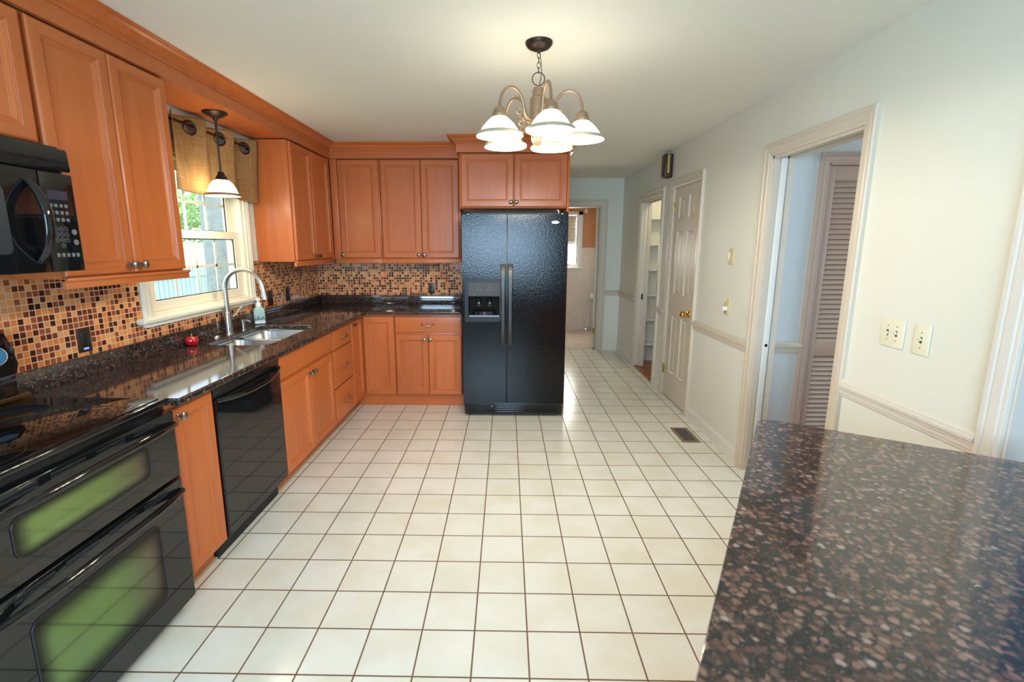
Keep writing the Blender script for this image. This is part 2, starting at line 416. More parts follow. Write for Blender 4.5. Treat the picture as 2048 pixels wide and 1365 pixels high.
def glass_mat():
    m, nt, bs = new_mat('window_glass')
    out = nt.nodes['Material Output']
    nt.nodes.remove(bs)
    tr = N(nt, 'ShaderNodeBsdfTransparent'); tr.inputs[0].default_value = (.96, .98, .97, 1)
    gl = N(nt, 'ShaderNodeBsdfGlossy'); gl.inputs['Roughness'].default_value = .02
    fr = N(nt, 'ShaderNodeFresnel'); fr.inputs[0].default_value = 1.3
    ge = N(nt, 'ShaderNodeNewGeometry'); front = mth(nt, 'MULTIPLY', mth(nt, 'SUBTRACT', 1.0, ge.outputs['Backfacing']), fr.outputs[0])
    mx = N(nt, 'ShaderNodeMixShader'); nt.links.new(front, mx.inputs[0]); nt.links.new(tr.outputs[0], mx.inputs[1]); nt.links.new(gl.outputs[0], mx.inputs[2])
    nt.links.new(mx.outputs[0], out.inputs[0]); return m
GLASS = glass_mat()
def burlap():
    m, nt, bs = new_mat('burlap_weave')
    tc = N(nt, 'ShaderNodeTexCoord')
    fac = None
    for sc in ((6, 6, 260), (260, 260, 6)):
        mp = N(nt, 'ShaderNodeMapping'); mp.inputs['Scale'].default_value = sc; nt.links.new(tc.outputs['Object'], mp.inputs['Vector'])
        ns = N(nt, 'ShaderNodeTexNoise'); ns.inputs['Scale'].default_value = 1; ns.inputs['Detail'].default_value = 2; nt.links.new(mp.outputs[0], ns.inputs['Vector'])
        fac = ns.outputs['Fac'] if fac is None else mth(nt, 'MULTIPLY', mth(nt, 'ADD', fac, ns.outputs['Fac']), .5)
    c = ramp(nt, fac, [(.3, (.25, .13, .05)), (.5, (.42, .235, .09)), (.72, (.58, .36, .16))])
    nt.links.new(c, bs.inputs['Base Color']); bs.inputs['Roughness'].default_value = .9
    bump(nt, bs, fac, .4, .002)
    out = nt.nodes['Material Output']
    tl = N(nt, 'ShaderNodeBsdfTranslucent'); nt.links.new(c, tl.inputs[0])
    mx = N(nt, 'ShaderNodeMixShader'); mx.inputs[0].default_value = .25
    nt.links.new(bs.outputs[0], mx.inputs[1]); nt.links.new(tl.outputs[0], mx.inputs[2]); nt.links.new(mx.outputs[0], out.inputs[0])
    return m
BURLAP = burlap()

# ------------------------------------------------------------------ room shell
XL, YB, XR, H, YF, YN = -.585, .965, 3.016, 2.447, 2.93, -6.15
# floors
o = obj('floor', box(BM(), -.72, 3.05, YN-.1, 3.0, -.08, 0), FLOOR_M, smooth=False); struct(o, 'cream square floor tiles with dark brown grout', 'floor')
o = obj('floor_next_room', box(BM(), 3.05, 5.6, YN-.1, 3.0, -.08, -.004), OAK, smooth=False); struct(o, 'reddish wood floor seen in the pantry and side hall', 'floor')
o = obj('floor_bathroom', box(BM(), .9, 3.05, 3.0, 4.9, -.08, .001), BATHFLOOR_M, smooth=False); struct(o, 'pale pinkish bathroom floor tiles beyond the far door', 'floor')
# ceiling
o = obj('ceiling', box(BM(), -.72, 5.6, YN-.1, 4.95, H, H+.1), CEIL_M, smooth=False); struct(o, 'plain off white kitchen ceiling above everything', 'ceiling')
# left wall with the window hole
WY0, WY1, WZ0, WZ1 = -1.395, -.375, 1.135, 2.055
b = BM()
box(b, -.72, XL, YN, WY0, 0, H); box(b, -.72, XL, WY1, YB+.12, 0, H); box(b, -.72, XL, WY0, WY1, 0, WZ0); box(b, -.72, XL, WY0, WY1, WZ1, H)
o = obj('wall_left', b, WALL_UP, smooth=False); struct(o, 'cream wall around the kitchen window behind the cabinets', 'wall')
o = obj('wall_back', box(BM(), XL, 1.905, YB, YB+.12, 0, H), WALL_UP, smooth=False); struct(o, 'wall behind the corner cabinets and refrigerator', 'wall')
b = BM(); box(b, 1.84, 1.905, YB+.12, YF, 0, H)
o = obj('wall_passage', b, WALL_UP, smooth=False); struct(o, 'wall along the left of the passage behind the refrigerator', 'wall')
# right wall with openings, two paints split at the chair rail
OPEN = [(1.21, 1.99, 2.045), (.205, .845, 2.075), (-1.645, -.88, 2.062), (-4.9, -2.465, 2.062)]
def wall_with_openings(b, x0, x1, ylo, yhi, opens, split=.84):
    ys = sorted(opens, key=lambda t: t[0]); cur = ylo
    segs = []
    for a, c, t in ys:
        segs.append((cur, a, 0)); segs.append((a, c, t)); cur = c
    segs.append((cur, yhi, 0))
    for a, c, t in segs:
        if t == 0:
            box(b, x0, x1, a, c, 0, split, mi=1); box(b, x0, x1, a, c, split, H)
        else: box(b, x0, x1, a, c, t, H)
b = BM(); wall_with_openings(b, XR, XR+.12, YN, YF+.1, OPEN)
o = obj('wall_right', b, [WALL_UP, WALL_LO], smooth=False); struct(o, 'long cream wall with chair rail, doors and switches', 'wall')
# far wall of the passage
b = BM()
box(b, 2.71, XR, YF, YF+.1, 0, .84, mi=1); box(b, 2.71, XR, YF, YF+.1, .84, H); box(b, 1.84, 1.99, YF, YF+.1, 0, H); box(b, 1.99, 2.71, YF, YF+.1, 2.065, H)
o = obj('wall_far', b, [WALL_UP, WALL_LO], smooth=False); struct(o, 'pale green cream wall at the passage end around bathroom door', 'wall')
# wall behind the camera with the patio door opening
b = BM(); box(b, -.72, -.15, YN-.1, YN, 0, H); box(b, 2.75, 5.6, YN-.1, YN, 0, H); box(b, -.15, 2.75, YN-.1, YN, 2.15, H); box(b, -.15, 2.75, YN-.1, YN, 0, .95); box(b, -.15, .22, YN-.1, YN, .95, 2.15); box(b, 2.18, 2.75, YN-.1, YN, .95, 2.15)
o = obj('wall_near', b, pbr('wall_dark_olive', (.16, .14, .11), .7), smooth=False); struct(o, 'dark wall behind the camera around the rear windows', 'wall')
# next room and side hall
b = BM(); box(b, 5.5, 5.6, YN, YF+.1, 0, H)
o = obj('wall_next_room', b, WALL_NEXT, smooth=False); struct(o, 'blue grey wall of the next room in the right doorway', 'wall')
b = BM(); box(b, XR+.12, 3.41, -.80, -.70, 0, H); box(b, 3.41, 4.60, -.80, -.70, 2.035, H); box(b, 4.60, 5.5, -.80, -.70, 0, H); box(b, 3.41, 4.6, -.70, -.66, 0, 2.035)
o = obj('wall_hall', b, WALL_HALL, smooth=False); struct(o, 'pale blue side hall wall beside the louvred closet', 'wall')
b = BM(); box(b, XR+.12, 4.2, -2.43, -2.33, 0, H)
o = obj('wall_hall_side', b, WALL_NEXT, smooth=False); struct(o, 'blue wall just inside the right hand doorway', 'wall')
# pantry walls
b = BM(); box(b, XR+.12, 4.0, 2.285, 2.36, 0, H); box(b, XR+.12, 4.0, 1.05, 1.12, 0, H); box(b, 3.95, 4.0, 1.12, 2.285, 0, H)
o = obj('wall_pantry', b, WALL_LO, smooth=False); struct(o, 'white pantry closet walls behind the shelves', 'wall')
# bathroom shell
b = BM()
BWX0, BWX1, BWZ0, BWZ1 = 2.15, 2.66, 1.16, 2.06
for x0, x1, z0, z1 in ((.9, BWX0, 0, H), (BWX1, 3.1, 0, H), (BWX0, BWX1, 0, BWZ0), (BWX0, BWX1, BWZ1, H)): box(b, x0, x1, 4.75, 4.85, z0, z1)
box(b, 3.03, 3.1, YF+.1, 4.75, 0, H); box(b, .9, .97, YF+.1, 4.75, 0, H)
o = obj('wall_bathroom', b, TERRA, smooth=False); struct(o, 'terracotta painted bathroom wall around the small window', 'wall')
b = BM()
for x0, x1, z0, z1 in ((.98, BWX0, 0, 1.487), (BWX1, 3.02, 0, 1.487), (BWX0, BWX1, 0, BWZ0)): box(b, x0, x1, 4.735, 4.75, z0, z1)
box(b, 3.02, 3.03, YF+.1, 4.735, 0, 1.487)
xform(b, Matrix.Rotation(PI/2, 4, 'X').inverted() @ Matrix.Translation((0, 0, 0)))
o = obj('wall_bath_tile', b, PINKTILE, smooth=False); o.rotation_euler = (PI/2, 0, 0); struct(o, 'pale pink wall tiles on the lower bathroom wall', 'wall')

# mosaic backsplashes
b = BM()
box(b, XL, XL+.006, -3.05, YB, .95, 1.112); box(b, XL, XL+.006, -3.05, -1.472, 1.112, 1.40); box(b, XL, XL+.006, -.305, YB, 1.112, 1.40)
o = obj('wall_tile_left', b, MOS_L, smooth=False); struct(o, 'brown and orange mosaic backsplash along window wall', 'backsplash')
o = obj('wall_tile_back', box(BM(), XL+.006, .975, YB-.006, YB, .95, 1.40), MOS_B, smooth=False); struct(o, 'brown and orange mosaic backsplash beside the refrigerator', 'backsplash')

# chair rails and baseboards
RAIL = [(0, .806), (.008, .806), (.008, .817), (.013, .819), (.013, .836), (.019, .840), (.019, .847), (.028, .853), (.029, .865), (.018, .869), (.018, .876), (.009, .885), (0, .886)]
BASE = [(0, 0), (.013, 0), (.013, .078), (.009, .090), (.004, .100), (0, .101)]
tn = [0]
def trim_run(name, segs, prof, mat, label):
    b = BM()
    for path in segs: sweep(b, path, prof)
    o = obj(name, b, mat, angle=9); struct(o, label, 'trim')
# travelling so that the room lies to the right of the path: right wall travelled from far (+y) to near (-y) has -x on its right
trim_run('trim_1', [[(XR, 2.93-.0), (XR, 2.085)]], RAIL, TRIM, 'beige chair rail beyond the pantry opening')
trim_run('trim_2', [[(XR, 1.13), (XR, .94)]], RAIL, TRIM_M, 'short chair rail between pantry opening and panelled door')
trim_run('trim_3', [[(XR, .145), (XR, -.80)]], RAIL, TRIM, 'beige chair rail between panelled door and wide doorway')
trim_run('trim_4', [[(XR, -1.72), (XR, -2.39)]], RAIL, TRIM_M, 'pale chair rail under the light switches')
trim_run('trim_5', [[(2.80, YF), (XR, YF)]], RAIL, TRIM, 'beige chair rail on the far passage wall')
trim_run('trim_6', [[(XR+.13, -.80), (3.36, -.80)]], RAIL, TRIM, 'chair rail on the pale blue side hall wall')
trim_run('baseboard_far', [[(2.80, YF), (XR, YF), (XR, 2.085)]], BASE, TRIM_W, 'white baseboard at the passage end')
trim_run('baseboard_middle', [[(XR, 1.13), (XR, .94)]], BASE, TRIM_W, 'short baseboard between pantry opening and panelled door')
trim_run('baseboard_right', [[(XR, .145), (XR, -.80)]], BASE, TRIM_W, 'white baseboard below the phone jack')
trim_run('baseboard_near', [[(XR, -1.72), (XR, -2.39)]], BASE, TRIM_W, 'white baseboard under the light switches')
trim_run('baseboard_hall', [[(XR+.13, -.80), (3.36, -.80)]], BASE, TRIM_W, 'white baseboard in the side hall')
# floor strip at the cabinet toe kick
o = obj('trim_7', box(BM(), -.05, -.032, -2.18, .40, 0, .012, .003), ALMOND); struct(o, 'thin pale strip between floor tiles and left toe kick', 'trim')

# ------------------------------------------------------------------ doors and casings on the right wall (local frame: x to the right, -y towards viewer)
CAS = [(0, 0), (0, .010), (.006, .013), (.016, .013), (.020, .017), (.048, .020), (.054, .017), (.060, .022), (.074, .022), (.078, .016), (.078, 0)]
def casing_bm(b, x0, x1, zt, wl=.078, legs=(True, True)):
    """mitred door casing; inner edges at x0..x1, head at zt; protrudes towards -y"""
    k = wl/.078
    left = [(x0, 0.0), (x0, zt), (x1, zt), (x1, 0.0)]
    rings = []
    for i, (x, z) in enumerate(left):
        sx = -1 if i in (0, 1) else 1; sz = 1 if i in (1, 2) else 0
        rings.append([(x+sx*d*k, -h, z+sz*d*k) for d, h in CAS])
    if not legs[0]: rings = rings[1:]; rings[0] = [(x0-.5, p[1], p[2]) for p in rings[0]] if False else rings[0]
    if not legs[1]: rings = rings[:-1]
    loft(b, rings, True, True)
    return b
def frame_lining(b, x0, x1, zt, t=.012, d=.125):
    box(b, x0, x0+t, 0.0, d, 0, zt); box(b, x1-t, x1, 0.0, d, 0, zt); box(b, x0, x1, 0.0, d, zt-t, zt)
def six_panel(b, x0, x1, z0, z1, y, th=.035):
    """six panel door slab with moulded recesses"""
    W = x1-x0; st = .115*W/.62; mid = .105*W/.62
    cols = [(x0+st, x0+W/2-mid/2), (x0+W/2+mid/2, x1-st)]
    rows = [(z0+.262, z0+.835), (z0+1.045, z0+1.645), (z0+1.765, z0+1.965)]
    holes = []
    for a, c in cols:
        for d, e in rows: holes.append([(a, d), (c, d), (c, e), (a, e)])
    plate(b, [(x0, z0), (x1, z0), (x1, z1), (x0, z1)], holes, XZ, y, y+th)
    for a, c in cols:
        for d, e in rows:
            nested(b, a, c, d, e, [(0, y+.001), (.010, y+.012), (.022, y+.012), (.034, y+.004)], y+th-.004)
# door_1: closed six panel door
YD1 = .845
d1 = sempty('door_1', 'closed beige six panel door with brass knob', 'door', (XR, YD1, 0), RIGHT)
b = BM(); casing_bm(b, 0, .64, 2.075, .07); frame_lining(b, 0, .64, 2.075, .012); obj('casing', b, TRIM, d1, 9)
b = BM(); six_panel(b, .014, .626, .012, 2.062, .004); obj('leaf', b, DOOR_M, d1, 25)
b = BM(); lathe(b, [(.0, .0), (.033, .0), (.033, -.006), (.026, -.012), (.012, -.016), (.012, -.035), (.020, -.042), (.029, -.052), (.031, -.062), (.027, -.073), (.015, -.080), (0, -.081)], (.568, .004, .915), 28, 'y', False); obj('door_knob', b, BRASS, d1, 50)
b = BM(); box(b, .628, .640, -.004, .02, .885, .945, .002); obj('strike_plate', b, BRASS_DULL, d1)
for z in (.275, 1.885):
    b = BM(); lathe(b, [(0, -.05), (.007, -.05), (.007, .05), (0, .05)], (.004, -.008, z), 12, 'z'); box(b, -.022, .012, -.004, .004, z-.045, z+.045, .001); obj('hinge', b, BRASS_DULL, d1)
# door_2: pantry opening with a pocket door pushed back
d2 = sempty('door_2', 'beige pantry opening with pocket door slid back', 'door', (XR, 1.99, 0), RIGHT)
b = BM(); casing_bm(b, 0, .78, 2.045, .078)
box(b, -.001, .012, 0, .034, 0, 2.045); box(b, -.001, .012, .086, .125, 0, 2.045); box(b, .768, .78, 0, .125, 0, 2.045); box(b, 0, .78, 0, .034, 2.03, 2.045); box(b, 0, .78, .086, .125, 2.03, 2.045)
obj('casing', b, TRIM, d2, 9)
obj('leaf', box(BM(), -.09, .008, .043, .078, .01, 2.04, .002), DOOR_M, d2)
obj('latch', box(BM(), .008, .012, .050, .071, .86, .93, .001), BRONZE, d2)
obj('threshold', box(BM(), 0, .78, 0, .06, 0, .012, .004), OAK, d2)
# door_3: wide doorway to the side hall with a pocket door
d3 = sempty('door_3', 'wide open doorway to side hall with beige casing', 'door', (XR, -.88, 0), RIGHT)
b = BM(); casing_bm(b, 0, .765, 2.062, .075)
box(b, -.001, .012, 0, .036, 0, 2.062); box(b, .753, .765, 0, .125, 0, 2.062); box(b, 0, .765, 0, .036, 2.046, 2.062); box(b, 0, .765, .09, .125, 2.046, 2.062)
box(b, -.001, .012, .09, .125, 0, 2.062)
obj('casing', b, TRIM, d3, 9)
obj('leaf', box(BM(), -.09, .02, .046, .080, .01, 2.05, .002), TRIM_W, d3)
obj('latch', lathe(BM(), [(0, 0), (.010, 0), (.010, -.006), (.006, -.008), (.004, -.004), (0, -.004)], (.020, .063, .88), 16, 'x', False), BRONZE, d3)
# door_4: right hand opening
d4 = sempty('door_4', 'white casing at the right edge of the view', 'door', (XR, -2.465, 0), RIGHT)
b = BM(); casing_bm(b, 0, 2.435, 2.062, .075); frame_lining(b, 0, 2.435, 2.062, .012); obj('casing', b, TRIM_M, d4, 9)
# door_5: bathroom door, opened into the bathroom
d5 = sempty('door_5', 'far doorway with beige casing and open bathroom door', 'door', (1.99, YF, 0), 0)
b = BM(); casing_bm(b, 0, .72, 2.065, .09); frame_lining(b, 0, .72, 2.065, .012, .1); obj('casing', b, TRIM, d5, 9)
lf = obj('leaf', box(BM(), -.034, 0, 0, .695, .015, 2.045, .002), DOOR_M, d5); lf.location = (.706, .105, 0); lf.rotation_euler = (0, 0, math.radians(-11))
for z in (.27, 1.80):
    b = BM(); lathe(b, [(0, -.045), (.008, -.045), (.008, .045), (0, .045)], (.700, .098, z), 12, 'z'); box(b, .672, .706, .098, .104, z-.045, z+.045); obj('hinge', b, BRASS_DULL, d5)
# door_6: louvred closet door in the side hall
d6 = sempty('door_6', 'taupe louvred closet door inside the side hall', 'door', (3.41, -.80, 0), 0)
b = BM(); casing_bm(b, 0, 1.19, 2.035, .06); frame_lining(b, 0, 1.19, 2.035, .012, .05); obj('casing', b, LOUVER_M, d6, 25)
for i in range(2):
    x0 = .013 + i*.583; x1 = x0+.580
    b = BM()
    box(b, x0, x0+.045, .012, .045, .012, 2.02, .002); box(b, x1-.045, x1, .012, .045, .012, 2.02, .002)
    for z0, z1 in ((.012, .16), (.785, .885), (1.93, 2.02)): box(b, x0+.045, x1-.045, .012, .045, z0, z1, .002)
    for z0, z1 in ((.16, .785), (.885, 1.93)):
        n = int((z1-z0)/.032)
        for k in range(n):
            z = z0 + (k+.5)*(z1-z0)/n
            loft(b, [[(x, .016, z-.020), (x, .022, z-.023), (x, .042, z+.014), (x, .036, z+.017)] for x in (x0+.045, x1-.045)])
    obj('leaf', b, LOUVER_M, d6)

# ------------------------------------------------------------------ kitchen window
win = sempty('window_1', 'white double hung kitchen window with grid above sink', 'window', (XL, WY0, 0), LEFT)
WW = WY1-WY0
b = BM()
for i, (x0, x1, z0, z1) in enumerate(((-.072, 0, 1.12, WZ1+.072), (WW, WW+.072, 1.12, WZ1+.072), (-.072, WW+.072, WZ1, WZ1+.072))):
    box(b, x0, x1, -.016, 0, z0, z1, .004)
for x in (-.058, -.03, WW+.03, WW+.052): box(b, x-.004, x+.004, -.021, -.012, 1.12, WZ1+.03, .003)
obj('casing', b, WIN_M, win)
b = BM(); frame = .022
box(b, 0, frame, 0, .13, WZ0-.01, WZ1); box(b, WW-frame, WW, 0, .13, WZ0-.01, WZ1); box(b, 0, WW, 0, .13, WZ1-frame, WZ1); box(b, 0, WW, .02, .13, WZ0-.02, WZ0+.012)
obj('jamb', b, WIN_M, win)
b = BM(); box(b, -.12, WW+.055, -.052, .02, 1.100, 1.130, .010, 3); box(b, -.075, WW+.04, -.030, 0, 1.078, 1.104, .004); obj('sill', b, WIN_M, win)
def sash(z0, z1, yc, nm):
    x0, x1 = frame+.004, WW-frame-.004; st = .060; bt = .058 if nm == 0 else .05
    b = BM(); y0, y1 = yc-.016, yc+.016
    plate(b, [(x0, z0), (x1, z0), (x1, z1), (x0, z1)], [[(x0+st, z0+bt), (x1-st, z0+bt), (x1-st, z1-.052), (x0+st, z1-.052)]], XZ, y0, y1)
    s = obj('sash', b, WIN_M, win, bevel=.004)
    gx0, gx1, gz0, gz1 = x0+st, x1-st, z0+bt, z1-.052
    b = BM(); box(b, gx0, gx1, yc-.002, yc+.002, gz0, gz1); obj('pane', b, GLASS, s, smooth=False)
    b = BM()
    for k in (1, 2, 3):
        x = gx0+(gx1-gx0)*k/4; box(b, x-.009, x+.009, yc+.003, yc+.010, gz0, gz1)
    z = (gz0+gz1)/2; box(b, gx0, gx1, yc+.003, yc+.010, z-.009, z+.009)
    obj('muntin_grid', b, WHITE_PL, s, smooth=False)
    b = BM()
    for (a, c, d, e) in ((gx0, gx0+.005, gz0, gz1), (gx1-.005, gx1, gz0, gz1), (gx0, gx1, gz0, gz0+.005), (gx0, gx1, gz1-.005, gz1)): box(b, a, c, yc-.008, yc-.002, d, e)
    obj('gasket', b, BLACK_MATTE, s, smooth=False)
    return s
s0 = sash(WZ0+.012, 1.615, .045, 0); s1 = sash(1.565, WZ1-frame, .085, 1)
b = BM(); box(b, .47, .55, .022, .034, 1.615, 1.628, .003); obj('sash_lock', b, WHITE_PL, win)

# ------------------------------------------------------------------ cabinet builders
DPROF = [(0, 0), (.003, -.004), (.008, -.006), (.046, -.006), (.0475, -.003), (.051, -.003), (.0525, .0005), (.056, .0005), (.066, .0065), (.069, .0065), (.070, .008)]
def door_part(par, name, x0, x1, z0, z1, yf=0.0, th=.02, knob=None, label=None):
    """framed panel door, face towards -y; yf is the y of its front"""
    b = BM(); s = min(1.0, (x1-x0)/.24)
    nested(b, x0, x1, z0, z1, [(i*s, yf+.006+d) for i, d in DPROF], yf+th, 1)
    d = obj(name, b, [WV, WH], par, 6)
    if knob: knob_part(d, knob[0], knob[1], yf)
    return d
def knob_part(par, x, z, yf):
    b = BM(); lathe(b, [(0, 0), (.011, 0), (.011, -.003), (.006, -.006), (.006, -.015), (.013, -.019), (.018, -.024), (.018, -.029), (.013, -.033), (.006, -.035), (0, -.035)], (x, yf, z), 20, 'y', False)
    return obj('knob', b, KNOB_M, par, 50)
def drawer_part(par, x0, x1, z0, z1, pull=True, name='drawer'):
    b = BM(); nested(b, x0, x1, z0, z1, [(0, .006), (.003, .002), (.012, 0)], .02)
    d = obj(name, b, WH, par, 20)
    if pull:
        xc, zc = (x0+x1)/2, (z0+z1)/2; b = BM(); pts = []; rs = []
        for k in range(17):
            t = k/16*2-1; pts.append((xc+t*.055, -.006-.026*(1-t*t)**.6, zc+.012*t*t-.006)); rs.append(.0038+.003*(1-abs(t))+(.003 if abs(t) > .93 else 0))
        tube(b, pts, rs, 10); obj('pull', b, NICKEL, d, 60)
    return d
def carcass(par, x0, x1, y0, y1, z0, z1, name='body', mat=None):
    return obj(name, box(BM(), x0, x1, y0, y1, z0, z1, .002), mat or WV, par)
def toe(par, x0, x1, y):
    obj('toe_kick', box(BM(), x0, x1, y, y+.016, 0, .112), WH, par)

ZB, ZT, ZC0, ZC1 = .120, .868, .892, .922
FX = .040       # front of the left base doors
FYB = .365      # front of the back base doors
def base(name, label, y0, y1, group=None, low=False):
    t = thing(name, label, 'cabinet', (FX, y0, 0), LEFT); w = y1-y0
    carcass(t, 0.001, w-.001, .021, .60, .110, .655 if low else ZC0-.004); toe(t, 0, w, .082)
    if low: obj('face_frame', box(BM(), 0.001, w-.001, .021, .040, .655, ZC0-.004), WV, t)
    return t, w
# narrow cabinet between range and dishwasher
t, w_ = base('base_cabinet', 'narrow one door base cabinet between range and dishwasher', -2.170, -1.905)
door_part(t, 'door', .004, w_-.004, ZB, ZT, knob=(.030, .832))
# sink base
t, w_ = base('base_cabinet', 'two door sink base cabinet with false drawer front', -1.262, -.402, low=True)
drawer_part(t, .006, w_-.010, .726, ZT, False, 'false_front')
door_part(t, 'door', .006, w_/2-.002, ZB, .705, knob=(w_/2-.030, .662)); door_part(t, 'door', w_/2+.002, w_-.010, ZB, .705, knob=(w_/2+.030, .662))
# drawer base
t, w_ = base('base_cabinet', 'three drawer base cabinet right of the sink cabinet', -.400, .056)
for z0, z1 in ((.715, ZT), (.405, .700), (ZB, .390)): drawer_part(t, .010, w_-.004, z0, z1)
# corner cabinet with two hinged leaves meeting in the inner corner
t = thing('corner_cabinet', 'corner base cabinet whose two doors meet in the corner', 'cabinet', (FX, .058, 0), LEFT)
b = BM()
plate(b, [(0, .021), (.328, .021), (.328, -.296), (.900, -.296), (.900, .60), (0, .60)], [], XY, .110, ZC0-.004); obj('body', b, WV, t, smooth=False)
door_part(t, 'door', .004, .300, ZB, ZT, knob=(.034, .840))
d = door_part(t, 'door', .006, .292, ZB, ZT); d.location = (.307, -.0, 0); d.rotation_euler = (0, 0, -PI/2)
obj('toe_kick', box(BM(), 0, .36, .082, .098, 0, .112), WH, t); obj('toe_kick', box(BM(), .348, .364, -.300, .082, 0, .112), WH, t)
# back run cabinet left of refrigerator
t = thing('base_cabinet', 'base cabinet with one wide drawer beside the refrigerator', 'cabinet', (.338, FYB, 0), 0)
carcass(t, .001, .628, .021, .595, .110, ZC0-.004); toe(t, 0, .635, .045)
drawer_part(t, .006, .620, .724, ZT)
door_part(t, 'door', .006, .312, ZB, .702, knob=(.281, .660)); door_part(t, 'door', .316, .622, ZB, .702, knob=(.339, .660))

# upper cabinets
UX, UY = -.270, .620
UZ0, UZ1 = 1.392, 2.312
def upper(name, label, loc, rot, w, depth, doors, z0=UZ0, z1=UZ1, rail=True, rail_over=(0, 0), stile=None):
    t = thing(name, label, 'cabinet', loc, rot)
    carcass(t, 0.001, w-.001, .021, depth, z0, z1-.002)
    for (x0, x1, kn) in doors:
        door_part(t, 'door', x0, x1, z0+.010, z1-.010, knob=kn)
    if stile: obj('corner_stile', box(BM(), stile[0], stile[1], .003, .024, z0, z1-.002, .001), WV, t)
    if rail:
        b = BM(); box(b, -rail_over[0], w+rail_over[1], .004, .022, z0-.038, z0+.002, .003); box(b, -rail_over[0], w+rail_over[1], -.006, .022, z0-.010, z0+.004, .003)
        obj('light_rail', b, WH, t)
    return t
# left of the window
upper('wall_cabinet', 'tall two door wall cabinet between microwave and window', (UX, -2.205, 0), LEFT, .683, .312,
      [(.004, .338, (.312, 1.436)), (.342, .680, (.372, 1.436))], rail_over=(0, .020))
# above the microwave
t = thing('wall_cabinet', 'short wall cabinet directly above the microwave', 'cabinet', (UX, -2.965, 0), LEFT)
carcass(t, 0, .755, .021, .312, 1.868, UZ1-.002)
door_part(t, 'door', .004, .374, 1.876, 2.302, knob=(.345, 1.91)); door_part(t, 'door', .378, .742, 1.876, 2.302, knob=(.405, 1.91))
# right of the window
t = upper('wall_cabinet', 'two door wall cabinet right of the window in the corner', (UX, -.212, 0), LEFT, .822, .312,
      [(.018, .398, (.374, 1.432)), (.402, .792, (.428, 1.432))], rail_over=(.006, -.0), stile=(.796, .824))
# back run
upper('wall_cabinet', 'single door wall cabinet beside the inner corner', (-.262, UY, 0), 0, .447, .342, [(.058, .437, (.080, 1.434))], rail_over=(-.002, 0), stile=(-.008, .054))
upper('wall_cabinet', 'two door wall cabinet beside the refrigerator', (.187, UY, 0), 0, .757, .342, [(.012, .384, (.360, 1.434)), (.388, .742, (.412, 1.434))])
# above refrigerator
t = thing('refrigerator_cabinet', 'deep two door cabinet above the black refrigerator', 'cabinet', (.958, .340, 0), 0)
carcass(t, .006, .946, .021, .615, 1.846, 2.314)
door_part(t, 'door', .022, .481, 1.856, 2.304, knob=(.458, 1.898)); door_part(t, 'door', .486, .948, 1.856, 2.304, knob=(.508, 1.898))
obj('side_panel', box(BM(), .950, .970, .006, .62, 0.0, 2.314, .002), WV, t)

# crown moulding, frieze and soffit over the window
t = thing('crown_moulding', 'wooden crown moulding along the two cabinet runs', 'moulding', (0, 0, 0), 0)
FRIEZE = [(-.02, 2.313), (.004, 2.313), (.004, 2.392), (-.02, 2.392)]
CROWN = [(-.02, 2.380), (.008, 2.380), (.013, 2.382), (.013, 2.390), (.019, 2.392), (.019, 2.398), (.027, 2.400), (.032, 2.404), (.040, 2.416), (.050, 2.426), (.062, 2.432), (.066, 2.433), (.066, 2.438), (.077, 2.440), (.077, 2.4465), (-.02, 2.4465)]
path = [(UX, -3.6), (UX, UY), (.936, UY)]
obj('frieze', sweep(BM(), path, FRIEZE), WH, t, 20)
obj('crown', sweep(BM(), path, CROWN), WH, t, 12)
obj('soffit_panel', box(BM(), XL+.022, UX-.019, -1.520, -.213, 2.316, 2.334), WV, t, smooth=False)
t = thing('crown_moulding', 'stepped out crown moulding above the refrigerator cabinet', 'moulding', (0, 0, 0), 0)
path = [(.944, .62-.0), (.944, .332), (1.946, .332), (1.946, .95)]
obj('frieze', sweep(BM(), path, [(-.012, 2.3145)] + FRIEZE[1:3] + [(-.012, 2.392)]), WH, t, 20); obj('crown', sweep(BM(), path, [(-.012, 2.380)] + CROWN[1:-1] + [(-.012, 2.4465)]), WH, t, 12)

# ------------------------------------------------------------------ countertop, splash and sink
SX0, SX1, SY0, SY1 = -.470, -.068, -1.165, -.420
ct = thing('countertop', 'L shaped brown granite countertop with sink cutout', 'countertop', (0, 0, 0), 0)
b = BM()
outer = [(-.578, -2.188), (.088, -2.188)]
outer += [(.088, .315), (.094, .328), (.106, .338), (.970, .338), (.970, .958), (-.578, .958)]
hole = rrect(SX0, SX1, SY0, SY1, .085)
plate(b, outer, [hole], XY, ZC0, ZC1); obj('slab', b, GR, ct, bevel=.006)
b = BM(); box(b, -.579, -.557, -2.188, .958, ZC1, 1.014, .003); box(b, -.557, .970, .937, .958, ZC1, 1.014, .003); o = obj('granite_upstand', b, GR, None); tag(o, 'low brown granite strip between the counter and mosaic', 'upstand')
sk = thing('kitchen_sink', 'double bowl stainless undermount sink in the granite', 'sink', (0, 0, 0), 0)
ymid = -.780
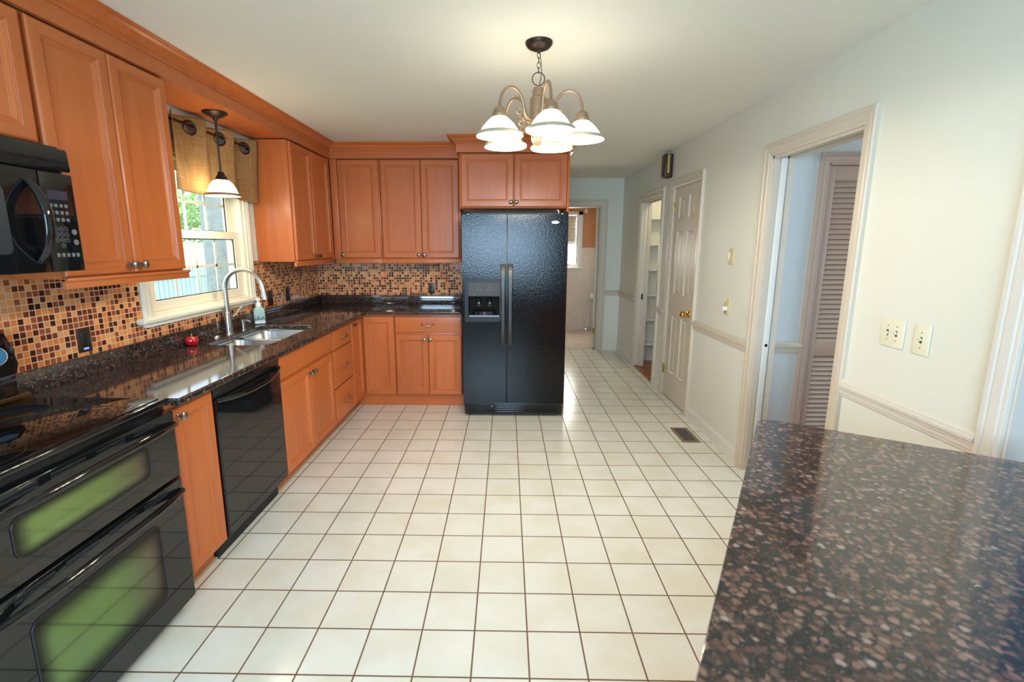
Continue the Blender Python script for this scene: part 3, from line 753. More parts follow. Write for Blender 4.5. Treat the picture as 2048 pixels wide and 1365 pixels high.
for y0, y1, depth in ((SY0-.004, ymid-.008, .20), (ymid+.008, SY1+.004, .17)):
    b = BM(); rings = []
    zt = ZC0-.010
    for ins, z in ((0, zt), (.004, zt-.01), (.012, zt-depth+.03), (.03, zt-depth+.005), (.06, zt-depth)):
        rings.append([(u, v, z) for u, v in rrect(SX0-.008+ins, SX1+.008-ins, y0+ins, y1-ins, .07)])
    R = loft(b, rings, True, False); b.faces.new(R[-1])
    bw = obj('bowl', b, STEEL, sk, 50, normals=False)
    b = BM(); cx, cyy = (SX0+SX1)/2, (y0+y1)/2
    lathe(b, [(.045, zt-depth+.004), (.038, zt-depth+.002), (.012, zt-depth+.002)], (cx, cyy, 0), 24, 'z', True); obj('drain', b, CHROME, bw)
b = BM(); box(b, SX0-.008, SX1+.008, ymid-.012, ymid+.012, ZC0-.03, ZC0-.010, .006, 3); obj('divider', b, STEEL, sk)
b = BM(); plate(b, rrect(SX0-.03, SX1+.03, SY0-.012, SY1+.012, .09), [rrect(SX0-.006, SX1+.006, SY0-.002, SY1+.002, .083)], XY, ZC0-.012, ZC0-.002); obj('rim', b, STEEL, sk)

# faucet
fx0, fy0 = -.522, -.792
fa = thing('kitchen_faucet', 'tall brushed nickel gooseneck faucet behind the sink', 'faucet', (fx0, fy0, ZC1), 0)
b = BM(); lathe(b, [(0, 0), (.030, 0), (.030, .006), (.024, .010), (.0235, .150), (.020, .154), (0, .154)], (0, 0, 0), 28); obj('body', b, NICKEL, fa, 40)
pts = [(0, 0, .15), (0, 0, .26)]; R0 = .128
for k in range(0, 19):
    a = PI - (PI*0.93)*k/18
    pts.append((R0+R0*math.cos(a), 0, .308+R0*1.02*math.sin(a)))
b = BM(); tube(b, pts, .0145, 18); obj('spout', b, NICKEL, fa, 60)
ex, ez = pts[-1][0], pts[-1][2]
b = BM(); tube(b, [(ex, 0, ez+.004), (ex+.006, 0, ez-.03), (ex+.010, 0, ez-.07), (ex+.014, 0, ez-.10)], [.0155, .0165, .0195, .021], 18); obj('spray_head', b, NICKEL, fa, 60)
obj('spray_button', box(BM(), ex-.018, ex-.008, -.006, .006, ez-.065, ez-.03, .003), BLACK_SATIN, fa)
b = BM(); tube(b, [(.0, .0, .100), (.0, .05, .104)], .016, 16); tube(b, [(.0, .046, .104), (.02, .075, .135), (.045, .11, .175)], [.009, .006, .008], 10, flat=1.3); obj('lever', b, NICKEL, fa, 60)
# built in soap pump
sp = thing('soap_dispenser', 'short brushed nickel soap pump beside the faucet', 'soap dispenser', (-.512, -.632, ZC1), 0)
b = BM(); lathe(b, [(0, 0), (.022, 0), (.022, .004), (.012, .008), (.011, .05), (0, .05)], (0, 0, 0), 20); obj('base', b, NICKEL, sp, 40)
b = BM(); lathe(b, [(0, .046), (.014, .046), (.0145, .072), (0, .074)], (0, 0, 0), 20); tube(b, [(0, 0, .064), (.03, 0, .066), (.052, 0, .058)], [.009, .008, .007], 12); obj('pump_head', b, NICKEL, sp, 40)
# sink hole cover
b = BM(); lathe(b, [(0, 0), (.022, 0), (.022, .007), (.018, .011), (0, .012)], (0, 0, 0), 24)
o = obj('sink_hole_cover', b, CHROME, None, 40); o.location = (-.532, -.925, ZC1); tag(o, 'small round chrome cap on counter near the faucet', 'cap')
# soap bottle
bo = thing('soap_bottle', 'foaming soap bottle with white pump and mountain drawing', 'soap bottle', (-.528, -.372, ZC1), math.radians(35))
def srect(hx, hy, r, z, n=5): return [(u, v, z) for u, v in rrect(-hx, hx, -hy, hy, r, n)]
b = BM(); loft(b, [srect(.036, .026, .014, .001), srect(.040, .030, .016, .006), srect(.0405, .0305, .017, .05), srect(.0405, .0305, .017, .105), srect(.036, .027, .016, .122), srect(.024, .021, .0195, .133), srect(.019, .019, .0185, .138)]); obj('bottle', b, SOAP_M, bo, 50)
b = BM(); lathe(b, [(0, .136), (.021, .136), (.021, .160), (.019, .165), (0, .165)], (0, 0, 0), 24); lathe(b, [(0, .165), (.011, .165), (.011, .184), (0, .184)], (0, 0, 0), 20); lathe(b, [(0, .184), (.020, .184), (.021, .190), (.018, .197), (0, .198)], (0, 0, 0), 24); tube(b, [(-.01, -.0, .190), (-.034, -.0, .189), (-.042, 0, .184)], [.008, .007, .006], 10); obj('pump', b, WHITE_PL, bo, 40)
b = BM()
for k, (mx_, mh) in enumerate(((-.028, .030), (-.012, .045), (.006, .034), (.022, .042))):
    vs = [b.verts.new(p) for p in ((mx_-.015, -.0312, .022), (mx_+.015, -.0312, .022), (mx_, -.0312, .022+mh))]
    b.faces.new(vs)
f0 = bmesh.ops.extrude_face_region(b, geom=list(b.faces))
for g in f0['geom']:
    if isinstance(g, bmesh.types.BMVert): g.co.y += .001
obj('mountain_print', b, SOAP_NAVY, bo, smooth=False)
b = BM()
for k in range(7):
    mx_ = -.030+k*.010
    loft(b, [[(mx_-.006, -.0322, .018), (mx_+.006, -.0322, .018), (mx_, -.0322, .036+.01*(k % 2))], [(mx_-.006, -.0314, .018), (mx_+.006, -.0314, .018), (mx_, -.0314, .036+.01*(k % 2))]])
box(b, -.036, .036, -.0322, -.0312, .010, .020)
obj('snow_print', b, SOAP_WHITE, bo, smooth=False)
# red apple
ap = thing('glass_apple', 'small shiny red apple ornament on the granite', 'ornament', (-.522, -1.185, ZC1), 0)
b = BM(); lathe(b, [(0, .004), (.012, .001), (.022, .003), (.031, .014), (.036, .030), (.035, .042), (.028, .052), (.018, .054), (.008, .050), (0, .046)], (0, 0, 0), 28, 'z', False); obj('fruit', b, APPLE, ap, 80)
b = BM(); tube(b, [(0, 0, .046), (.002, 0, .060), (.005, .001, .074)], [.003, .0025, .003], 8); obj('stem', b, STEM_G, ap)

# ------------------------------------------------------------------ outlets on the mosaic
def outlet(name, label, loc, rot, w, h, kind='duplex', mat=BROWN_PL):
    t = thing(name, label, 'outlet' if kind != 'switch' else 'switch', loc, rot)
    obj('cover_plate', box(BM(), -w/2, w/2, -.006, 0, 0, h, .002), mat, t)
    if kind == 'gfci':
        obj('socket', box(BM(), -.017, .017, -.009, -.004, h/2-.033, h/2+.033, .002), BLACK_SATIN, t)
        obj('indicator', box(BM(), -.012, .012, -.010, -.005, .012, .020, .001), BLUELED, t)
    elif kind == 'duplex':
        for z in (h/2-.019, h/2+.019):
            b = BM(); lathe(b, [(0, -.004), (.016, -.004), (.016, -.009), (.014, -.010), (0, -.010)], (0, 0, z), 20, 'y', False); obj('socket', b, BLACK_SATIN, t)
    elif kind == 'switch':
        obj('rocker', box(BM(), -.016, .016, -.010, -.004, h/2-.032, h/2+.032, .002), BLACK_SATIN, t)
    return t
outlet('wall_outlet', 'dark brown outlet with small blue light near the range', (XL+.006, -1.840, 1.031), LEFT, .070, .113, 'gfci')
outlet('wall_switch', 'dark brown switch plate just right of the window', (XL+.006, -.081, 1.029), LEFT, .082, .125, 'switch')
outlet('wall_outlet', 'dark brown outlet plate nearer the corner on window wall', (XL+.006, .237, 1.031), LEFT, .080, .125)
outlet('wall_outlet', 'dark brown outlet plate on the back mosaic by refrigerator', (.601, YB-.006, 1.027), 0, .066, .110)

# ------------------------------------------------------------------ range
RY0, RY1 = -2.950, -2.190
rg = thing('kitchen_range', 'black double oven range with glass cooktop', 'range', (.036, RY0, 0), LEFT)
RW = RY1-RY0
obj('body', box(BM(), .002, RW-.002, .022, .600, .03, .905, .003), BLACK_SATIN, rg)
b = BM(); box(b, .004, RW-.004, -.012, .60, .905, .928, .006, 3); obj('cooktop_frame', b, BLACK, rg)
obj('cooktop_glass', box(BM(), .020, RW-.020, .012, .525, .926, .9315, .002), COOKGLASS, rg)
for x, y, r in ((.20, .14, .105), (.56, .14, .085), (.20, .40, .075), (.56, .40, .095)):
    b = BM(); n = 40
    tube(b, [(x+r*math.cos(2*PI*k/n), y+r*math.sin(2*PI*k/n), .9317) for k in range(n)], .0008, 4, closed=True); obj('burner_ring', b, PANEL_GREY, rg)
b = BM(); box(b, .025, RW-.025, .556, .60, .925, 1.05, .004); rings = []
for x, s in ((.025, .80), (.034, .93), (.065, 1.0), (RW-.065, 1.0), (RW-.034, .93), (RW-.025, .80)):
    rings.append([(x, .545+.03*(1-s), 1.03), (x, .532+.03*(1-s), 1.07), (x, .552, 1.03+.14*s), (x, .566, 1.03+.172*s), (x, .595, 1.03+.178*s), (x, .60, 1.03)])
loft(b, rings); obj('control_panel', b, BLACK, rg, 30, bevel=.008)
b = BM(); n = 28
def panel_pt(x, z): return (x, .532+.020*(z-1.07)/.10-.003, z)
plate(b, [(0.648+.045*math.cos(2*PI*k/n), 1.115+.032*math.sin(2*PI*k/n)) for k in range(n)], [], lambda u, v, d: (u, panel_pt(u, v)[1]+d, v), -.002, .002); d_ = obj('display', b, SCREEN_B, rg)
b = BM(); tube(b, [(0.648+.049*math.cos(2*PI*k/n), panel_pt(0, 1.115+.036*math.sin(2*PI*k/n))[1]-.001, 1.115+.036*math.sin(2*PI*k/n)) for k in range(n)], .0028, 8, closed=True); obj('display_ring', b, CHROME, d_)
obj('trim_strip', box(BM(), .004, RW-.004, .536, .545, .930, .950, .003), BRASS_DULL, rg)
def oven(z0, z1, wz0, wz1, hz, name='oven_door'):
    b = BM(); hole = rrect(.115, RW-.150, wz0, wz1, .030)
    plate(b, rrect(.004, RW-.004, z0, z1, .006, 2), [], XZ, -.024, .018); dr = obj(name, b, BLACK, rg, bevel=.004)
    b = BM(); plate(b, hole, [], XZ, -.0255, -.0235); obj('oven_window', b, OVEN_GLASS, dr, smooth=False)
    b = BM(); tube(b, [(u, -.0255, v) for u, v in hole], .0022, 6, closed=True); obj('window_rim', b, PANEL_GREY, dr)
    b = BM()
    for k in range(4):
        x = .09+k*.155
        box(b, x, x+.115, -.0265, -.0235, z1-.017, z1-.011); box(b, x, x+.115, -.0265, -.0235, z1-.029, z1-.023)
    obj('vent_slots', b, PANEL_GREY, dr, smooth=False)
    pts = []; rs = []
    for k in range(25):
        t_ = k/24*2-1; pts.append((RW/2+t_*(RW/2-.012), -.028-.046*(1-abs(t_)**2.6), hz+.018*(1-t_*t_)-.012)); rs.append(.013)
    b = BM(); tube(b, pts, rs, 12, flat=1.0); obj('handle', b, BLACK, dr, 60)
oven(.606, .876, .672, .795, .832); oven(.055, .590, .165, .478, .548)
for x in (.05, RW-.05):
    b = BM(); lathe(b, [(0, 0), (.016, 0), (.016, .02), (.010, .032), (0, .032)], (x, .05, 0), 14); obj('foot', b, BLACK_MATTE, rg)

# ------------------------------------------------------------------ dishwasher
DY0, DY1 = -1.900, -1.266
dw = thing('dishwasher', 'black dishwasher under the granite left of sink cabinet', 'dishwasher', (.040, DY0, 0), LEFT); DWW = DY1-DY0
obj('body', box(BM(), .006, DWW-.006, .03, .58, .10, .885), BLACK_MATTE, dw)
b = BM(); rings = []
for z, y in ((.118, .004), (.124, -.002), (.50, -.003), (.80, -.004), (.815, -.004)):
    rings.append([(.006, y+.006, z), (.012, y, z), (DWW-.012, y, z), (DWW-.006, y+.006, z), (DWW-.006, .03, z), (.006, .03, z)])
loft(b, rings); obj('door', b, BLACK, dw, 30)
obj('control_strip', box(BM(), .006, DWW-.006, .006, .03, .818, .882, .003), BLACK_SATIN, dw)
obj('status_light', box(BM(), .30, .345, .003, .007, .853, .857), PANEL_GREY, dw)
pts = []; 
for k in range(25):
    t_ = k/24*2-1; pts.append((DWW/2+t_*(DWW/2-.012), -.002-.048*(1-abs(t_)**3), .812-.016*(1-t_*t_)))
b = BM(); tube(b, pts, .013, 12, flat=.8); obj('handle', b, BLACK, dw, 60)
obj('toe_panel', box(BM(), .006, DWW-.006, .07, .085, .0, .112), BLACK_MATTE, dw)

# ------------------------------------------------------------------ microwave
MY0, MY1 = -2.955, -2.212
mw = thing('microwave_oven', 'black over the range microwave under short cabinet', 'microwave', (-.188, MY0, 0), LEFT); MW = MY1-MY0
obj('body', box(BM(), 0, MW, .03, .39, 1.425, 1.862, .003), BLACK_SATIN, mw)
b = BM(); rings = []
for z, y in ((1.775, .002), (1.782, -.002), (1.845, .002), (1.852, .008), (1.855, .03)): rings.append([(0, y, z), (MW, y, z), (MW, .04, z), (0, .04, z)])
loft(b, rings); obj('top_grille', b, BLACK, mw, 40)
obj('door', box(BM(), 0, MW-.130, -.004, .03, 1.427, 1.766, .004), BLACK, mw)
b = BM(); plate(b, rrect(.06, MW-.25, 1.49, 1.705, .02), [], XZ, -.0055, -.0035); obj('door_window', b, PANEL_GREY, mw, smooth=False)
kp = obj('control_panel', box(BM(), MW-.127, MW, -.004, .03, 1.427, 1.766, .004), BLACK, mw)
pts = []
for k in range(17):
    t_ = k/16*2-1; pts.append((MW-.165, -.004-.050*(1-abs(t_)**2.4), 1.597+t_*.135))
b = BM(); tube(b, pts, .009, 12, flat=1.9); obj('handle', b, BLACK, mw, 60)
b = BM(); plate(b, rrect(MW-.106, MW-.032, 1.675, 1.706, .003, 2), [], XZ, -.006, -.003); obj('display', b, SCREEN, kp, smooth=False)
def text(par, s, loc, size, mat, name, rx=PI/2):
    c = bpy.data.curves.new(name, 'FONT'); c.body = s; c.size = size; c.extrude = .0002; c.align_x = 'CENTER'; c.align_y = 'CENTER'
    c.materials.append(mat); o = bpy.data.objects.new(name, c); COL.objects.link(o); 
    dg = bpy.context.evaluated_depsgraph_get(); me = bpy.data.meshes.new_from_object(o.evaluated_get(dg)); bpy.data.objects.remove(o); bpy.data.curves.remove(c)
    me.materials.clear(); me.materials.append(mat)
    o = bpy.data.objects.new(name, me); COL.objects.link(o); o.parent = par; o.location = loc; o.rotation_euler = (rx, 0, 0); return o
for r in range(3):
    for c_ in range(4):
        x = MW-.098+c_*.019; z = 1.655-r*.024
        obj('button', box(BM(), x-.006, x+.006, -.0052, -.0035, z-.006, z+.006, .0012), KEY_M, kp)
for i, dgt in enumerate('1234567890'):
    c_, r = (i % 3, i//3) if i < 9 else (1, 3)
    x = MW-.093+c_*.019; z = 1.575-r*.019
    b = BM(); n = 20; tube(b, [(x+.0075*math.cos(2*PI*k/n), -.0045, z+.0075*math.sin(2*PI*k/n)) for k in range(n)], .0007, 5, closed=True); k_ = obj('button', b, KEY_M, kp)
    text(k_, dgt, (x, -.0043, z), .010, KEY_M, 'digit')
for x, z in ((MW-.024, 1.566), (MW-.022, 1.530)):
    b = BM(); lathe(b, [(0, -.0035), (.010, -.0035), (.010, -.0052), (0, -.0052)], (x, 0, z), 20, 'y', False); obj('button', b, KEY_M, kp)
for c_ in range(5):
    x = MW-.098+c_*.019; obj('button', box(BM(), x-.006, x+.006, -.0052, -.0035, 1.478, 1.492, .0012), KEY_M, kp)

# ------------------------------------------------------------------ refrigerator
fr = thing('refrigerator', 'black side by side refrigerator with ice dispenser', 'refrigerator', (0, 0, 0), 0)
obj('body', box(BM(), 1.004, 1.892, .165, .86, .03, 1.765, .004), BLACK_SATIN, fr)
DX0, DX1, DZ0, DZ1 = 1.052, 1.322, .908, 1.092
b = BM(); plate(b, rrect(1.000, 1.382, .132, 1.778, .012, 4), [[(DX0, DZ0), (DX1, DZ0), (DX1, DZ1), (DX0, DZ1)]], XZ, .100, .160)
fd = obj('freezer_door', b, FRIDGE_M, fr, bevel=.007)
b = BM(); plate(b, rrect(1.389, 1.894, .132, 1.778, .012, 4), [], XZ, .100, .160); rd = obj('refrigerator_door', b, FRIDGE_M, fr, bevel=.007)
def fhandle(par, xc, s):
    b = BM(); rings = []
    for k in range(25):
        t_ = k/24*2-1; hw = .0165+.0075*abs(t_)**2.2; dy = .010+.040*(1-abs(t_)**4); z = 1.018+t_*.350
        y = .100-dy
        rings.append([(xc-hw, y+.012, z), (xc-hw*.75, y, z), (xc+hw*.75, y, z), (xc+hw, y+.012, z), (xc+hw*.8, y+.022, z), (xc-hw*.8, y+.022, z)])
    loft(b, rings)
    for z in (.690, 1.346): box(b, xc-.020, xc+.020, .088, .101, z-.02, z+.02)
    obj('handle', b, HANDLE_M, par, 50)
fhandle(fd, 1.352, -1); fhandle(rd, 1.413, 1)
ds = obj('dispenser', plate(BM(), rrect(1.022, 1.334, .870, 1.243, .012, 4), [[(DX0+.001, DZ0+.001), (DX1-.001, DZ0+.001), (DX1-.001, DZ1-.001), (DX0+.001, DZ1-.001)]], XZ, .088, .102), PANEL_GREY, fd, bevel=.004)
b = BM(); plate(b, rrect(1.055, 1.325, 1.098, 1.210, .006, 3), [], XZ, .0865, .0885); cpnl = obj('control_panel', b, pbr('dispenser_grey', (.060, .060, .060), .4, spec=.25), ds, smooth=False)
b = BM()
for xc in (1.150, 1.232):
    for dx, dz in ((0, .020), (-.016, 0), (.012, 0)):
        plate(b, [(xc+dx+.006*math.cos(2*PI*k/10), 1.148+dz+.0045*math.sin(2*PI*k/10)) for k in range(10)], [], XZ, .0858, .0866)
    plate(b, [(xc+.005+.004*math.cos(2*PI*k/10), 1.105+.004*math.sin(2*PI*k/10)) for k in range(10)], [], XZ, .0858, .0866)
box(b, 1.066, 1.118, .0858, .0866, 1.106, 1.1085)
obj('icon_print', b, KEY_M, cpnl, smooth=False)
b = BM(); box(b, DX0, DX1, .150, .158, DZ0, DZ1); box(b, DX0, DX0+.004, .102, .152, DZ0, DZ1); box(b, DX1-.004, DX1, .102, .152, DZ0, DZ1); box(b, DX0, DX1, .102, .152, DZ1-.004, DZ1); box(b, DX0, DX1, .102, .152, DZ0, DZ0+.004)
obj('recess', b, BLACK, ds, smooth=False)
b = BM(); rings = []
for k in range(13):
    t_ = k/12*2-1; rings.append([(1.187+t_*.105, .112+.030*t_*t_, .925), (1.187+t_*.105, .108+.030*t_*t_, .955), (1.187+t_*.095, .148, .975), (1.187+t_*.095, .149, .925)])
loft(b, rings); obj('drip_tray', b, BLACK, ds, 40)
for xc in (1.140, 1.235):
    b = BM(); lathe(b, [(0, 0), (.022, 0), (.026, .012), (.016, .03), (.010, .05), (0, .05)], (xc, .130, 1.036), 18); box(b, xc-.018, xc+.018, .138, .146, 1.00, 1.04, .003); obj('paddle', b, BLACK, ds, 40)
b = BM(); n = 32; plate(b, [(1.787+.0325*math.cos(2*PI*k/n), 1.7125+.0125*math.sin(2*PI*k/n)) for k in range(n)], [], XZ, .096, .101); em = obj('emblem', b, STEEL, rd, bevel=.002)
b = BM(); plate(b, [(1.775, 1.709), (1.783, 1.717), (1.790, 1.712), (1.810, 1.714), (1.808, 1.7095), (1.79, 1.7095)], [], XZ, .0952, .0962); obj('emblem_mark', b, PANEL_GREY, em, smooth=False)
b = BM(); box(b, 1.012, 1.884, .120, .165, .018, .128, .008); g_ = obj('base_grille', b, BLACK_SATIN, fr)
b = BM()
for z in (.045, .063, .081, .099): box(b, 1.045, 1.855, .114, .122, z-.004, z+.004, .002)
obj('grille_bars', b, BLACK, g_)
b = BM(); lathe(b, [(0, 0), (.020, 0), (.020, -.012), (.016, -.018), (0, -.019)], (1.255, .118, .098), 24, 'y', False); tube(b, [(1.255+.030*math.cos(a_), .116, .094+.022*math.sin(a_)) for a_ in [2*PI*k/24 for k in range(24)]], .0025, 6, closed=True); obj('filter_knob', b, BLACK, g_)
for x in (1.040, 1.866):
    b = BM(); box(b, x-.034, x+.034, .135, .24, 1.765, 1.800, .008, 3); obj('hinge_cover', b, BLACK, fr)

# ------------------------------------------------------------------ island with granite top
ia = math.radians(-31.0)      # local x runs away from the near corner towards the right
isl = thing('kitchen_island', 'granite topped island at lower right corner, rounded edge', 'island', (2.262, -2.372, 0), 0)
def isl_pt(a, c): # a along the back edge, c along the left edge
    return (a*math.cos(ia)+c*math.sin(ia), a*math.sin(ia)-c*math.cos(ia))
def isl_poly(a0, a1, c0, c1, r):
    return [isl_pt(a, c) for a, c in rrect(a0, a1, c0, c1, r, 8)]
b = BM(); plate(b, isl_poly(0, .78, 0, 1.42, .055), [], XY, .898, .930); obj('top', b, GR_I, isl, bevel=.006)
b = BM(); plate(b, isl_poly(.10, .74, .10, 1.38, .005), [], XY, .10, .897); obj('body', b, WV, isl, smooth=False)
b = BM(); plate(b, isl_poly(.16, .70, .16, 1.33, .005), [], XY, 0, .10); obj('toe_kick', b, WH, isl, smooth=False)

# ------------------------------------------------------------------ wall plates, chime, vent on the right side
def toggle_plate(name, label, y, z, w, h, n):
    t = thing(name, label, 'light switch', (XR, y, z), RIGHT)
    obj('cover_plate', box(BM(), -w/2, w/2, -.007, 0, 0, h, .0035, 3), IVORY, t)
    for k in range(n):
        x = (k-(n-1)/2)*.046
        obj('slot', box(BM(), x-.005, x+.005, -.0078, -.005, h/2-.012, h/2+.012), BROWN_PL, t)
        up = 1 if k == n-1 else -1
        b = BM(); loft(b, [[(x-.0042, -.006, h/2-.006), (x+.0042, -.006, h/2-.006), (x+.0042, -.006, h/2+.006), (x-.0042, -.006, h/2+.006)], [(x-.0032, -.020, h/2+up*.009-.003), (x+.0032, -.020, h/2+up*.009-.003), (x+.0032, -.020, h/2+up*.009+.004), (x-.0032, -.020, h/2+up*.009+.004)]]); obj('toggle', b, IVORY, t)
        for z_ in (h/2-.030, h/2+.030):
            b = BM(); lathe(b, [(0, -.006), (.0028, -.006), (.0022, -.0085), (0, -.0085)], (x, 0, z_), 10, 'y', False); obj('screw', b, BRASS_DULL, t)
    return t
toggle_plate('light_switch', 'ivory double toggle switch plate nearer the wide doorway', -1.965, 1.098, .120, .121, 2)
toggle_plate('light_switch', 'ivory single toggle switch plate nearer right wall opening', -2.108, 1.096, .074, .120, 1)
t = thing('blank_plate', 'old ivory blank wall plate above the phone jack', 'wall plate', (XR, -.450, 1.386), RIGHT)
obj('cover_plate', box(BM(), -.038, .038, -.008, 0, 0, .118, .003), IVORY_D, t)
for z_ in (.025, .093): b = BM(); lathe(b, [(0, -.007), (.003, -.007), (.002, -.0095), (0, -.0095)], (0, 0, z_), 10, 'y', False); obj('screw', b, BRASS_DULL, t)
t = thing('phone_jack', 'old ivory phone jack plate with white plug', 'phone jack', (XR, -.452, 1.020), RIGHT)
obj('cover_plate', box(BM(), -.038, .038, -.008, 0, 0, .115, .003), IVORY_D, t)
obj('plug', box(BM(), -.016, .016, -.040, -.006, .030, .062, .004), WHITE_PL, t)
# door chime
t = thing('door_chime', 'dark walnut door chime with brass tube near ceiling', 'door chime', (XR, 1.000, 2.185), RIGHT)
obj('case', box(BM(), -.055, .055, -.085, 0, 0, .228, .014, 3), CHIME_M, t)
b = BM(); lathe(b, [(0, .038), (.019, .038), (.019, .212), (.016, .214), (0, .214)], (.072, -.052, 0), 20, 'z', False); obj('chime_tube', b, BRASS_DULL, t)
obj('bracket', box(BM(), .050, .066, -.060, -.044, .155, .168, .002), BRASS_DULL, t)
# floor vent
t = thing('floor_vent', 'bronze floor register in the tiles below the jack', 'vent', (2.842, -.282, 0), 0)
b = BM(); plate(b, [(-.072, -.150), (.072, -.150), (.072, .150), (-.072, .150)], [[(-.045, -.122), (.045, -.122), (.045, .122), (-.045, .122)]], XY, .0, .006); obj('frame', b, VENT_M, t, bevel=.003)
b = BM(); box(b, -.045, .045, -.122, .122, .0005, .0015)
for k in range(13):
    y = -.112+k*.0187; box(b, -.045, .045, y-.004, y+.004, .001, .0042)
box(b, -.003, .003, -.122, .122, .001, .0045); obj('louvres', b, VENT_D, t, smooth=False)

# ------------------------------------------------------------------ chandelier
CX, CY = 1.527, -1.560
ch = thing('chandelier', 'bronze chandelier with five lit white glass shades', 'chandelier', (CX, CY, 0), 0)
b = BM(); lathe(b, [(0, 2.4465), (.063, 2.4465), (.063, 2.438), (.052, 2.424), (.030, 2.414), (.010, 2.411), (.006, 2.400), (0, 2.400)], (0, 0, 0), 36, 'z', False); obj('canopy', b, BRONZE, ch, 50)
for k in range(4):
    zc = 2.391-k*.0215; b = BM(); n = 20
    tube(b, [(.0075*math.cos(2*PI*i/n)*(1 if k % 2 == 0 else .15), .0075*math.cos(2*PI*i/n)*(.15 if k % 2 == 0 else 1), zc+.0145*math.sin(2*PI*i/n)) for i in range(n)], .0016, 6, closed=True); obj('chain_link', b, BRONZE, ch, 60)
b = BM(); n = 32; tube(b, [(.029*math.cos(2*PI*i/n), 0, 2.289+.029*math.sin(2*PI*i/n)) for i in range(n)], .0022, 8, closed=True); obj('hanging_ring', b, BRONZE, ch, 60)
b = BM(); tube(b, [(.004+.010*math.sin(PI*i/12), .003, 2.402-.143*i/12) for i in range(13)], .0018, 6); obj('cord', b, BRONZE, ch, 60)
b = BM(); lathe(b, [(0, 2.262), (.006, 2.260), (.010, 2.254), (.022, 2.250), (.027, 2.236), (.028, 2.212), (.036, 2.206), (.038, 2.198), (.0375, 2.095), (.040, 2.085), (.037, 2.075), (.030, 2.068), (.034, 2.058), (.034, 2.050), (.030, 2.046), (.0305, 2.020), (.024, 2.005), (.012, 1.994), (.006, 1.990), (.008, 1.980), (.004, 1.972), (0, 1.971)], (0, 0, 0), 32, 'z', False); obj('column', b, ANTIQUE, ch, 40)
AR = .208
def arc_pts(p0, p1, p2, p3, n):
    out = []
    for i in range(n+1):
        t_ = i/n; out.append(tuple((1-t_)**3*a+3*(1-t_)**2*t_*b_+3*(1-t_)*t_*t_*c_+t_**3*d_ for a, b_, c_, d_ in zip(p0, p1, p2, p3)))
    return out
for k in range(5):
    th = math.radians(12+72*k); dx, dy = math.sin(th), -math.cos(th)
    def P3(r, z): return (dx*r, dy*r, z)
    prof = arc_pts((.036, 2.105), (.075, 2.105), (.075, 2.14), (.080, 2.160), 6)[:-1] + arc_pts((.080, 2.160), (.095, 2.262), (AR, 2.262), (AR, 2.132), 14)
    b = BM(); tube(b, [P3(r, z) for r, z in prof], .0066, 10)
    # scroll ornaments on the arm
    sc = [(.072+.0+ (.022-.014*i/18)*math.cos(PI*.5+2.2*PI*i/18)+.02, 2.098+(.022-.014*i/18)*math.sin(PI*.5+2.2*PI*i/18)-.012) for i in range(19)]
    tube(b, [P3(r, z) for r, z in sc], .003, 8)
    sc = [(.105+(.018-.010*i/18)*math.cos(-PI*.75+2.2*PI*i/18), 2.138+(.018-.010*i/18)*math.sin(-PI*.75+2.2*PI*i/18)) for i in range(19)]
    tube(b, [P3(r, z) for r, z in sc], .003, 8)
    arm = obj('arm', b, ANTIQUE, ch, 60)
    c = P3(AR, 0)
    b = BM(); lathe(b, [(0, 2.143), (.010, 2.143), (.022, 2.135), (.029, 2.121), (.031, 2.109), (.034, 2.107), (.034, 2.095), (.030, 2.093), (0, 2.093)], c, 24, 'z', False); obj('socket_cap', b, ANTIQUE, arm, 40)
    b = BM(); lathe(b, [(.030, 2.097), (.040, 2.090), (.061, 2.071), (.077, 2.051), (.087, 2.035), (.096, 2.027), (.103, 2.020), (.101, 2.017), (.091, 2.025), (.083, 2.034), (.073, 2.050), (.057, 2.068), (.037, 2.087), (.027, 2.094)], c, 36, 'z', False); sh = obj('shade', b, SHADE_M, arm, 60)
    b = BM(); lathe(b, [(.098, 2.030), (.105, 2.0275), (.1095, 2.022), (.1095, 2.013), (.106, 2.012), (.102, 2.018)], c, 40, 'z', False); obj('shade_rim', b, ALMOND, sh, 60)
    b = BM(); lathe(b, [(0, 2.093), (.012, 2.091), (.013, 2.082), (.023, 2.068), (.027, 2.055), (.022, 2.043), (.012, 2.036), (0, 2.034)], c, 20, 'z', False); obj('bulb', b, BULB_M, arm, 80)
    l = bpy.data.lights.new('chandelier_bulb', 'POINT'); l.energy = 12.5; l.color = (1, .91, .76); l.shadow_soft_size = .03
    lo = bpy.data.objects.new('chandelier_bulb', l); COL.objects.link(lo); lo.parent = ch; lo.location = (c[0], c[1], 2.012)

# ------------------------------------------------------------------ pendant over the sink
PX, PY = -.395, -.922
pd = thing('pendant_light', 'lit bell shaped pendant lamp over the sink', 'pendant lamp', (PX, PY, 0), 0)
b = BM(); lathe(b, [(0, 2.3155), (.070, 2.3155), (.070, 2.309), (.058, 2.300), (.030, 2.286), (.016, 2.282), (.014, 2.270), (0, 2.268)], (0, 0, 0), 32, 'z', False); obj('canopy', b, BRONZE, pd, 40)
b = BM(); tube(b, [(0, 0, 2.275), (0, 0, 2.235), (0, 0, 2.232), (0, 0, 1.96)], [.0075, .0075, .0055, .0055], 12); obj('stem', b, BRONZE, pd)
b = BM(); lathe(b, [(0, 1.972), (.012, 1.970), (.020, 1.960), (.020, 1.952), (.026, 1.944), (.036, 1.926), (.038, 1.918), (0, 1.918)], (0, 0, 0), 28, 'z', False); obj('socket_cap', b, BRONZE, pd, 40)
